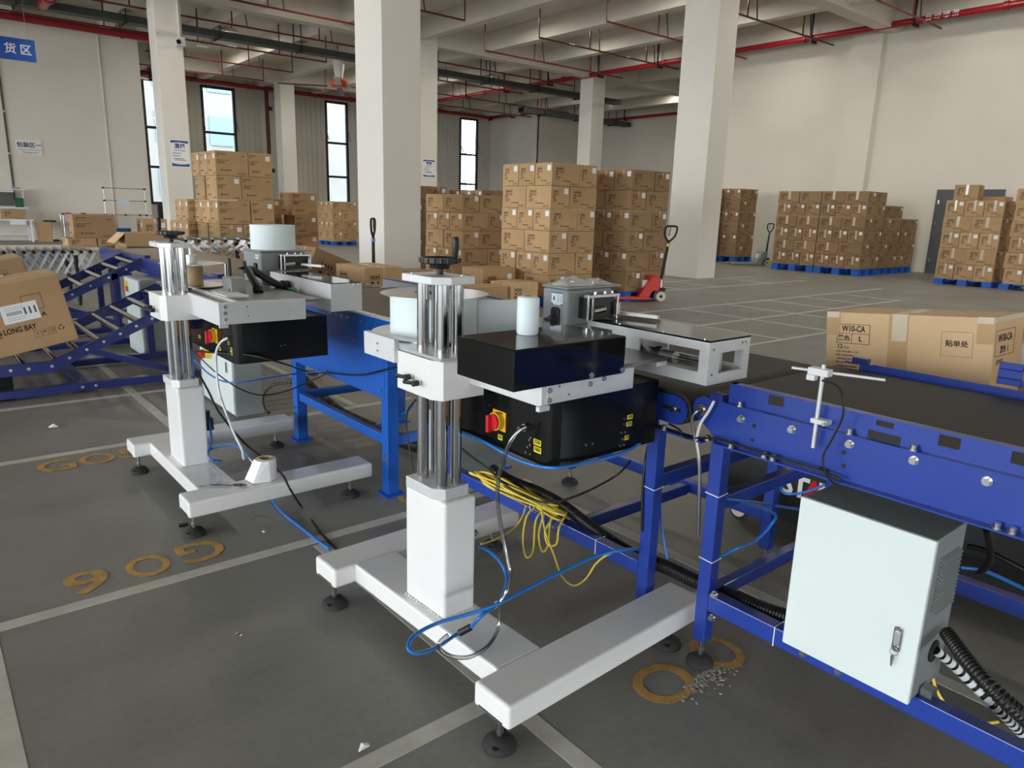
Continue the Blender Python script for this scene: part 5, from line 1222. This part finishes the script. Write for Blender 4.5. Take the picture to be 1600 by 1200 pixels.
MB().prism(rnd_rect(7.5, 8.0, .82, 1.45, .12), 'y', 30.0, 30.1).build('backrest', 'blackplastic', t, bevel=.02); MB().box(7.5, 8.0, 30.0, 30.5, .46, .56).build('seat', 'blackplastic', t, bevel=.03); MB().cyl((7.75, 30.25, .08), (7.75, 30.25, .46), .04, 12).build('gas_lift', 'blackplastic', t); MB().box(7.6, 7.9, 30.05, 30.09, .5, .9).build('back_bar', 'blackplastic', t)
for k in range(5):
    a = 2*math.pi*k/5; MB().bar((7.75, 30.25, .09), (7.75+.3*math.cos(a), 30.25+.3*math.sin(a), .05), .04, .03).build('base_arm', 'blackplastic', t); MB().cyl((7.75+.3*math.cos(a), 30.23+.3*math.sin(a), .03), (7.75+.3*math.cos(a), 30.27+.3*math.sin(a), .03), .03, 10).build('castor', 'blackplastic', t)
# cartons on the far lattice line
t = thing('packing_trestle', 'long pale trestle table behind the far lattice conveyor', 'table', (3, 15.6, 0))
MB().box(1.2, 4.9, 15.2, 16.3, .66, .70).build('top', 'wall_cool', t)
for x in (1.3, 3.1, 4.3): MB().box(x-.03, x+.03, 15.25, 15.31, 0, .66).build('leg', 'zinc', t)
carton(2.42, 15.5, .86, .70, .5, .42, 'brown printed carton on top of the row behind the lattice conveyor', 'cartons on the trestle', 1, '', mt='carton_dark')
for x, lb in ((2.30, 'left'), (2.78, 'middle'), (3.26, 'right')): carton(x, 15.45, .702, .46, .6, .155, 'low brown carton on the trestle, %s of three' % lb, 'cartons on the trestle', 0, '')
carton(3.58, 15.5, .702, .44, .45, .52, 'small brown carton with white label near the left pillar', 'cartons on the trestle', 0, 'xy')
t = thing('storage_bin', 'blue plastic storage bin on the trestle behind the cartons', 'bin', (3.25, 16.0, .7))
MB().box(3.19, 3.47, 15.98, 16.2, .858, 1.02).build('body', 'binblue', t, bevel=.006); MB().box(3.18, 3.48, 15.97, 16.21, 1.0, 1.025).build('rim', 'binblue', t)
for x in (3.24, 3.32, 3.40): MB().box(x, x+.02, 15.965, 15.98, .87, 1.0).build('rib', 'binblue', t)
carton(3.15, 15.95, .702, .36, .3, .155, 'low carton carrying the blue storage bin', 'cartons on the trestle', 0, '')
t = thing('open_carton', 'open brown carton with raised flap lying on the dark blue line', 'carton', (2.2, 10.6, .98))
MB().box(2.22, 2.75, 10.55, 11.0, .985, 1.16).build('body', 'carton', t); MB().prism([(2.22, 1.0), (2.10, 1.02), (2.06, .93), (2.20, .94)], 'y', 10.5, 10.515).build('flap', 'carton_pale', t)
MB().quad((2.22, 10.55, 1.16), (2.22, 11.0, 1.16), (2.08, 11.0, 1.03), (2.08, 10.55, 1.03)).build('flap', 'carton_pale', t)

# ================================================================== CABLES AND HOSES
PATHS = {
    'blue_hose_loop': [(1.461, 1.91, 0.414), (1.488, 1.88, 0.398), (1.513, 1.84, 0.357), (1.506, 1.8, 0.318), (1.457, 1.76, 0.295), (1.394, 1.72, 0.294), (1.308, 1.688, 0.3), (1.287, 1.719, 0.25), (1.254, 1.756, 0.215), (1.155, 1.711, 0.235), (1.066, 1.685, 0.26), (1.036, 1.699, 0.28), (1.073, 1.733, 0.29), (1.169, 1.751, 0.29), (1.275, 1.722, 0.3), (1.367, 1.686, 0.32), (1.526, 1.692, 0.33), (1.698, 1.696, 0.34), (1.843, 1.677, 0.36), (1.94, 1.638, 0.37), (2.09, 1.668, 0.317)],
    'clear_tube': [(1.43, 1.637, 0.94), (1.41, 1.656, 0.919), (1.395, 1.677, 0.876), (1.39, 1.707, 0.794), (1.39, 1.723, 0.7), (1.4, 1.718, 0.598), (1.41, 1.696, 0.5), (1.41, 1.67, 0.43), (1.41, 1.68, 0.367), (1.386, 1.686, 0.32), (1.388, 1.69, 0.27), (1.371, 1.681, 0.225), (1.302, 1.644, 0.212), (1.226, 1.635, 0.21), (1.18, 1.666, 0.212), (1.154, 1.695, 0.23), (1.148, 1.695, 0.26), (1.18, 1.695, 0.275)],
    'blue_hose_front': [(1.45, 2.07, 0.817), (1.445, 1.968, 0.827), (1.44, 1.851, 0.827), (1.44, 1.713, 0.816), (1.445, 1.608, 0.818), (1.458, 1.52, 0.833), (1.569, 1.52, 0.825), (1.688, 1.52, 0.82), (1.808, 1.53, 0.823), (1.957, 1.58, 0.824), (2.02, 1.618, 0.787)],
    'yellow_end': [(1.995, 2.169, 0.35), (1.97, 2.107, 0.26), (1.95, 2.024, 0.186), (1.93, 1.951, 0.128), (1.93, 1.882, 0.116), (1.94, 1.826, 0.166), (1.96, 1.791, 0.245), (1.98, 1.735, 0.306), (2.02, 1.674, 0.337), (2.06, 1.653, 0.326)],
    'yellow_left': [(2.02, 2.294, 0.3), (1.98, 2.276, 0.255), (1.9, 2.246, 0.232), (1.75, 2.149, 0.275), (1.6, 2.043, 0.337), (1.47, 1.907, 0.423)],
    'corr_left': [(2.14, 2.694, 0.328), (2.13, 2.529, 0.318), (2.12, 2.331, 0.333), (2.11, 2.147, 0.329), (2.11, 1.947, 0.288), (2.12, 1.791, 0.259), (2.13, 1.696, 0.252)],
    'corr_right': [(2.13, 1.696, 0.252), (2.13, 1.584, 0.263), (2.13, 1.462, 0.264), (2.13, 1.349, 0.27), (2.13, 1.243, 0.278), (2.13, 1.142, 0.284), (2.13, 1.049, 0.298)],
    'corr_cab': [(2.117, 0.6, 0.48), (2.026, 0.52, 0.48), (1.97, 0.44, 0.464), (1.999, 0.37, 0.41), (2.106, 0.33, 0.328)],
    'wrap_cab': [(2.116, 0.62, 0.417), (2.172, 0.585, 0.363), (2.211, 0.54, 0.309), (2.229, 0.49, 0.268), (2.299, 0.46, 0.2), (2.423, 0.42, 0.087)],
    'yellow_cab': [(2.499, 0.732, 0.12), (2.515, 0.716, 0.06), (2.534, 0.689, 0.01), (2.486, 0.632, 0.008), (2.507, 0.582, 0.008), (2.577, 0.54, 0.008)],
    'rod_cab': [(2.11, 0.661, 0.279), (2.11, 0.532, 0.272), (2.11, 0.438, 0.271), (2.11, 0.377, 0.267)],
    'black_right1': [(2.6, 0.726, 0.557), (2.6, 0.665, 0.561), (2.6, 0.563, 0.541)],
    'black_right2': [(2.3, 0.604, 0.743), (2.35, 0.6, 0.676), (2.4, 0.608, 0.605), (2.45, 0.64, 0.544)],
    'blue_right': [(2.9, 0.815, 0.346), (2.9, 0.739, 0.363), (2.9, 0.616, 0.349)],
    'blue_mid1': [(2.092, 1.33, 0.644), (2.308, 1.34, 0.573), (2.85, 1.56, 0.349), (2.3, 1.135, 0.614)],
    'blue_mid2': [(2.9, 1.485, 0.501), (2.88, 1.536, 0.465), (2.88, 1.552, 0.421), (2.88, 1.517, 0.411), (2.88, 1.432, 0.451), (2.9, 1.368, 0.5)],
    'blue_mid3': [(2.18, 1.34, 0.604), (2.393, 1.36, 0.519), (2.503, 1.36, 0.464), (2.514, 1.38, 0.413), (2.444, 1.4, 0.356), (2.345, 1.42, 0.341), (2.4, 1.591, 0.178)],
    'blue_leg': [(2.12, 1.644, 0.646), (2.12, 1.622, 0.482), (2.12, 1.596, 0.372), (2.12, 1.571, 0.307)],
    'black_leg': [(2.09, 1.676, 0.774), (2.04, 1.651, 0.699), (2.03, 1.644, 0.576), (2.03, 1.633, 0.423)],
    'black_span': [(2.02, 1.541, 0.875), (2.02, 1.492, 0.864), (2.015, 1.464, 0.844), (2.01, 1.383, 0.866), (2.01, 1.32, 0.876), (2.005, 1.184, 0.875), (2.0, 1.071, 0.877), (2.0, 0.949, 0.877), (2.0, 0.899, 0.869)],
    'black_floor': [(1.17, 4.196, 0.7), (1.12, 3.802, 0.642), (1.1, 3.574, 0.578), (1.317, 3.9, 0.3), (1.385, 3.804, 0.22), (1.391, 3.552, 0.202), (1.341, 3.333, 0.205), (1.479, 3.528, 0.006), (1.424, 3.172, 0.006), (1.406, 2.958, 0.006)],
    'blue_floor': [(1.376, 3.67, 0.02), (1.361, 3.503, 0.008), (1.364, 3.303, 0.008), (1.366, 3.119, 0.008), (1.374, 2.96, 0.008)],
    'blue_left_loop': [(1.173, 4.0, 0.411), (1.164, 3.95, 0.315), (1.125, 3.9, 0.27), (1.082, 3.702, 0.3), (1.149, 3.768, 0.26), (1.127, 3.793, 0.25)],
    'blue_left_loop2': [(1.16, 4.053, 0.231), (1.18, 3.907, 0.294), (1.22, 3.816, 0.326), (1.24, 3.698, 0.326), (1.24, 3.606, 0.317)],
    'clear_left': [(1.175, 3.609, 0.943), (1.15, 3.641, 0.918), (1.14, 3.689, 0.862), (1.14, 3.706, 0.777), (1.14, 3.69, 0.663), (1.15, 3.618, 0.543), (1.17, 3.581, 0.448), (1.19, 3.549, 0.378), (1.22, 3.62, 0.30), (1.29, 3.77, .26), (1.32, 3.76, .21)],
    'blue_span': [(1.3, 4.64, 0.637), (1.32, 4.457, 0.584), (1.35, 4.264, 0.567), (1.4, 4.084, 0.593), (1.55, 4.083, 0.601), (1.8, 4.207, 0.574), (1.91, 4.077, 0.598)],
    'black_span2': [(1.28, 4.557, 0.702), (1.32, 4.331, 0.62), (1.4, 4.197, 0.539), (1.5, 4.116, 0.496), (1.65, 4.152, 0.483), (1.8, 4.165, 0.513), (1.905, 4.05, 0.592)],
    'black_span3': [(1.17, 4.164, 0.786), (1.17, 3.716, 0.848), (1.249, 3.53, 0.862), (1.406, 3.52, 0.807), (1.9, 4.339, 0.549), (1.905, 4.023, 0.597), (1.905, 3.651, 0.657), (1.905, 3.359, 0.742), (1.9, 3.184, 0.796)],
    'duct': [(2.25, 5.262, 0.281), (2.22, 4.861, 0.219), (2.2, 4.513, 0.182), (2.2, 4.231, 0.182), (2.2, 3.93, 0.192), (2.2, 3.582, 0.214), (2.2, 3.44, 0.229)],
    'spiral': [(2.0, 4.848, 0.357), (1.95, 4.899, 0.348), (1.9, 4.952, 0.33), (1.88, 5.041, 0.266), (1.87, 5.073, 0.198), (1.87, 5.032, 0.135), (1.87, 4.961, 0.128)],
    'black_near': [(2.0, 3.19, 0.598), (2.0, 3.268, 0.527), (2.0, 3.289, 0.431), (2.0, 3.257, 0.31), (2.0, 3.224, 0.19)],
    'blue_near': [(2.02, 3.684, 0.328), (2.02, 3.46, 0.434), (2.02, 3.287, 0.519), (2.02, 3.235, 0.585)],
    'bench_black': [(1.9, 2.695, 0.518), (1.95, 2.628, 0.456), (1.99, 2.554, 0.412), (2.0, 2.373, 0.356), (2.0, 2.155, 0.369), (2.088, 2.05, 0.412), (2.27, 2.0, 0.476), (2.251, 1.9, 0.583)],
}
CABLES = {
    'blue_hose_loop': ('air_hose', 'blue air hose looped over the near white base with black connector', 'hose', 'hoseblue', 0.0065),
    'clear_tube': ('air_tube', 'clear plastic tube hanging from the near black control housing', 'tube', 'cleartube', 0.0068),
    'blue_hose_front': ('air_hose', 'blue hose slung along the bottom of the near black control housing', 'hose', 'hoseblue', 0.006),
    'yellow_end': ('network_cable', 'yellow cable end hanging in a deep loop below the blue rail', 'cable', 'cableyellow', 0.004),
    'yellow_left': ('network_cable', 'yellow cable running from the coil back to the near white column', 'cable', 'cableyellow', 0.004),
    'corr_left': ('corrugated_hose', 'black corrugated hose lying along the rail beside the yellow coil', 'hose', 'cableblack', -0.026),
    'corr_right': ('corrugated_hose', 'black corrugated hose passing behind the blue legs to the grey cabinet', 'hose', 'cableblack', -0.028),
    'corr_cab': ('corrugated_hose', 'black corrugated hose leaving at the lower right corner', 'hose', 'cableblack', -0.021),
    'wrap_cab': ('wrapped_cable', 'spiral wrapped cable from the side of the grey control cabinet', 'cable', 'wrap', 0.014),
    'yellow_cab': ('network_cable', 'short yellow cable on the floor beside the grey control cabinet', 'cable', 'cableyellow', 0.005),
    'rod_cab': ('steel_rod', 'thin steel rod along the lower right blue rail', 'rod', 'zinc', 0.004),
    'black_right1': ('power_cable', 'upper black cable under the near conveyor right of the cabinet', 'cable', 'cableblack', 0.01),
    'black_right2': ('power_cable', 'black cable hanging down from the near conveyor right of the cabinet', 'cable', 'cableblack', 0.01),
    'blue_right': ('air_hose', 'blue hose along the far rail right of the grey cabinet', 'hose', 'hoseblue', 0.007),
    'blue_mid1': ('air_hose', 'blue hose from the conveyor leg to the top of the grey cabinet', 'hose', 'hoseblue', 0.006),
    'blue_mid2': ('air_hose', 'blue hose curled in front of the hand truck lettering', 'hose', 'hoseblue', 0.006),
    'blue_mid3': ('air_hose', 'blue hose curling down to the lower cross rail', 'hose', 'hoseblue', 0.006),
    'blue_leg': ('air_hose', 'blue hose dropping beside the leg under the print arm', 'hose', 'hoseblue', 0.005),
    'black_leg': ('power_cable', 'black cable running down the front of the leg under the print arm', 'cable', 'cableblack', 0.005),
    'black_span': ('sensor_lead', 'thin black lead running along the lower flange of the near conveyor', 'cable', 'cableblack', 0.004),
    'black_floor': ('power_cable', 'black cable falling from the far machine across its white base to the floor', 'cable', 'cableblack', 0.0055),
    'blue_floor': ('air_hose', 'blue hose on the floor between the two white bases', 'hose', 'hoseblue', 0.008),
    'blue_left_loop': ('air_hose', 'blue hose dropping from the air valve of the far machine', 'hose', 'hoseblue', 0.006),
    'blue_left_loop2': ('air_hose', 'blue hose arching behind the far white column', 'hose', 'hoseblue', 0.006),
    'clear_left': ('air_tube', 'clear tube hanging from the far black control housing', 'tube', 'clamp', 0.006),
    'blue_span': ('air_hose', 'pale blue hose slung from the far machine to the roller table', 'hose', 'hoseblue', 0.005),
    'black_span2': ('power_cable', 'black cable sagging from the far machine to the roller table', 'cable', 'cableblack', 0.004),
    'black_span3': ('power_cable', 'black cable draped along the bright blue side panel', 'cable', 'cableblack', 0.005),
    'duct': ('corrugated_hose', 'thick smooth black duct under the bright blue roller table', 'hose', 'cableblack', 0.045),
    'spiral': ('wrapped_cable', 'spiral wrapped cable curling behind the far white base', 'cable', 'wrap', 0.011),
    'black_near': ('power_cable', 'black cable hanging beside the near chrome rods', 'cable', 'cableblack', 0.005),
    'blue_near': ('air_hose', 'thin blue hose from the roller table leg to the near machine', 'hose', 'hoseblue', 0.005),
    'bench_black': ('power_cable', 'black cable crossing the yellow coil on the rail', 'cable', 'cableblack', 0.005),
}
for k, (nm, lb, cat, m_, r) in CABLES.items():
    pts = PATHS[k]; base = pts[len(pts)//2]
    if r < 0:      # corrugated: rings of two radii
        P = smooth(pts, 40); L = sum((b-a).length for a, b in zip(P, P[1:])); n = max(8, int(L/.003)); Q = []; acc = 0; tgt = 0
        for a, b in zip(P, P[1:]):
            d = (b-a).length
            while tgt <= acc+d and d > 0: Q.append(a+(b-a)*((tgt-acc)/d)); tgt += L/n
            acc += d
        o = MB().tube(Q, [-r, -r, -r*.86, -r*.86], 14, sub=1).build(nm, m_, off=base, smooth=False)
        tag(o, lb, cat)
    elif m_ == 'wrap':
        t = thing(nm, lb, cat, base); MB().tube(pts, r*.82, 10).build('wires', 'cableblack', t, smooth=True)
        P = smooth(pts, 30); hx = MB(); L = 0
        for a, b in zip(P, P[1:]):
            L0 = L; L += (b-a).length
            if (L/.03) % 1 < .6: hx.cyl(a, b, r, 10, cap=False)
        hx.build('spiral_wrap', 'clamp' if k == 'wrap_cab' else 'tray', t, smooth=True)['kind'] = 'stuff'
    else:
        o = MB().tube(pts, r, 10).build(nm, m_, off=base, smooth=True); tag(o, lb, cat)
# connector and ties on the blue loop
for o in list(bpy.data.objects):
    if o.get('label', '').startswith('blue air hose looped'):
        hose = o; ORG[o.name] = tuple(o.location)
p = PATHS['blue_hose_loop']
MB().cyl(p[7], Vector(p[7])+(Vector(p[8])-Vector(p[7]))*.75, .012, 12).build('push_connector', 'blackplastic', hose, smooth=True)
q = Vector(p[5]); MB().tube([q+Vector((.012*math.cos(a), .004*math.cos(a), .012*math.sin(a))) for a in [k*math.pi/5 for k in range(10)]], .0022, 6, sub=1, closed=True).build('cable_tie', 'paper', hose)
# yellow cable coil lying on the rail
t = thing('cable_coil', 'bundle of coiled yellow cable lying on the blue rail', 'cable', (2.06, 2.4, .295))
for k in range(7):
    a0, a1 = 2.12+random.uniform(-.05, .12), 2.70+random.uniform(-.06, .05); wd = random.uniform(.018, .045); zz = .300+.006*k; cx = 2.052+random.uniform(-.012, .018); sk = random.uniform(-.03, .03)
    P = []
    for j in range(16):
        a = 2*math.pi*j/16; P.append((cx+wd*math.sin(a)*(1+.3*math.cos(a))+sk*math.cos(a)+.01*math.sin(3*a+k), (a0+a1)/2+(a1-a0)/2*math.cos(a), zz+.004*math.sin(2*a+k)))
    MB().tube(P, .0048, 7, sub=4, closed=True).build('cable_turn', 'cableyellow', t, smooth=True)
for k, (y0, dz, w_) in enumerate(((2.16, .16, .03), (2.10, .10, .045), (2.22, .20, .04))):
    x_ = 2.01-.02*k
    MB().tube([(2.05, y0+.03, .31), (x_+.01, y0+.02, .28), (x_, y0+.03, .295-dz*.6), (x_-.005, y0, .295-dz), (x_, y0-w_, .295-dz*.8), (x_+.01, y0-w_, .28), (2.05, y0-w_*.5, .312)], .0046, 7, sub=6).build('hanging_turn', 'cableyellow', t, smooth=True)
MB().tube([(2.052+.05*math.cos(a), 2.25+.01*math.sin(a), .31+.03*math.sin(a)) for a in [k*math.pi/6 for k in range(12)]], .002, 6, sub=1, closed=True).build('cable_tie', 'paper', t)
# litter on the floor
for x, y, s_, lb in ((.66, 5.85, .05, 'white paper scrap on the floor behind the far white base'), (1.02, 4.02, .03, 'white film scrap beside the far white base bar'), (1.20, 3.33, .02, 'tiny white scrap in front of the far white base bar'), (.88, 1.70, .03, 'white scrap at the lower edge of the floor')):
    m = MB(); i0 = 0
    for k in range(5):
        a = 2*math.pi*k/5+random.random(); m.v.append((x+s_*math.cos(a)*random.uniform(.4, 1), y+s_*.6*math.sin(a), random.uniform(.002, s_*.4)))
    m.v.append((x, y, s_*.5)); m.f += [(k, (k+1) % 5, 5) for k in range(5)]
    tag(m.build('paper_scrap', 'paper', off=(x, y, .002)), lb, 'scrap')
o = MB().box(.885, .925, 3.63, 3.65, 0, .012).build('cable_clip', 'blackplastic', off=(.9, 3.64, 0)); tag(o, 'tiny black clip on the floor beside the far base bar', 'clip')
o = MB().tube([(.79+.012*math.cos(a), 2.52+.012*math.sin(a), .003) for a in [k*math.pi/6 for k in range(12)]], .002, 6, sub=1, closed=True).build('washer', 'zinc', off=(.79, 2.52, .003)); tag(o, 'small steel ring lying on the bare floor', 'washer')
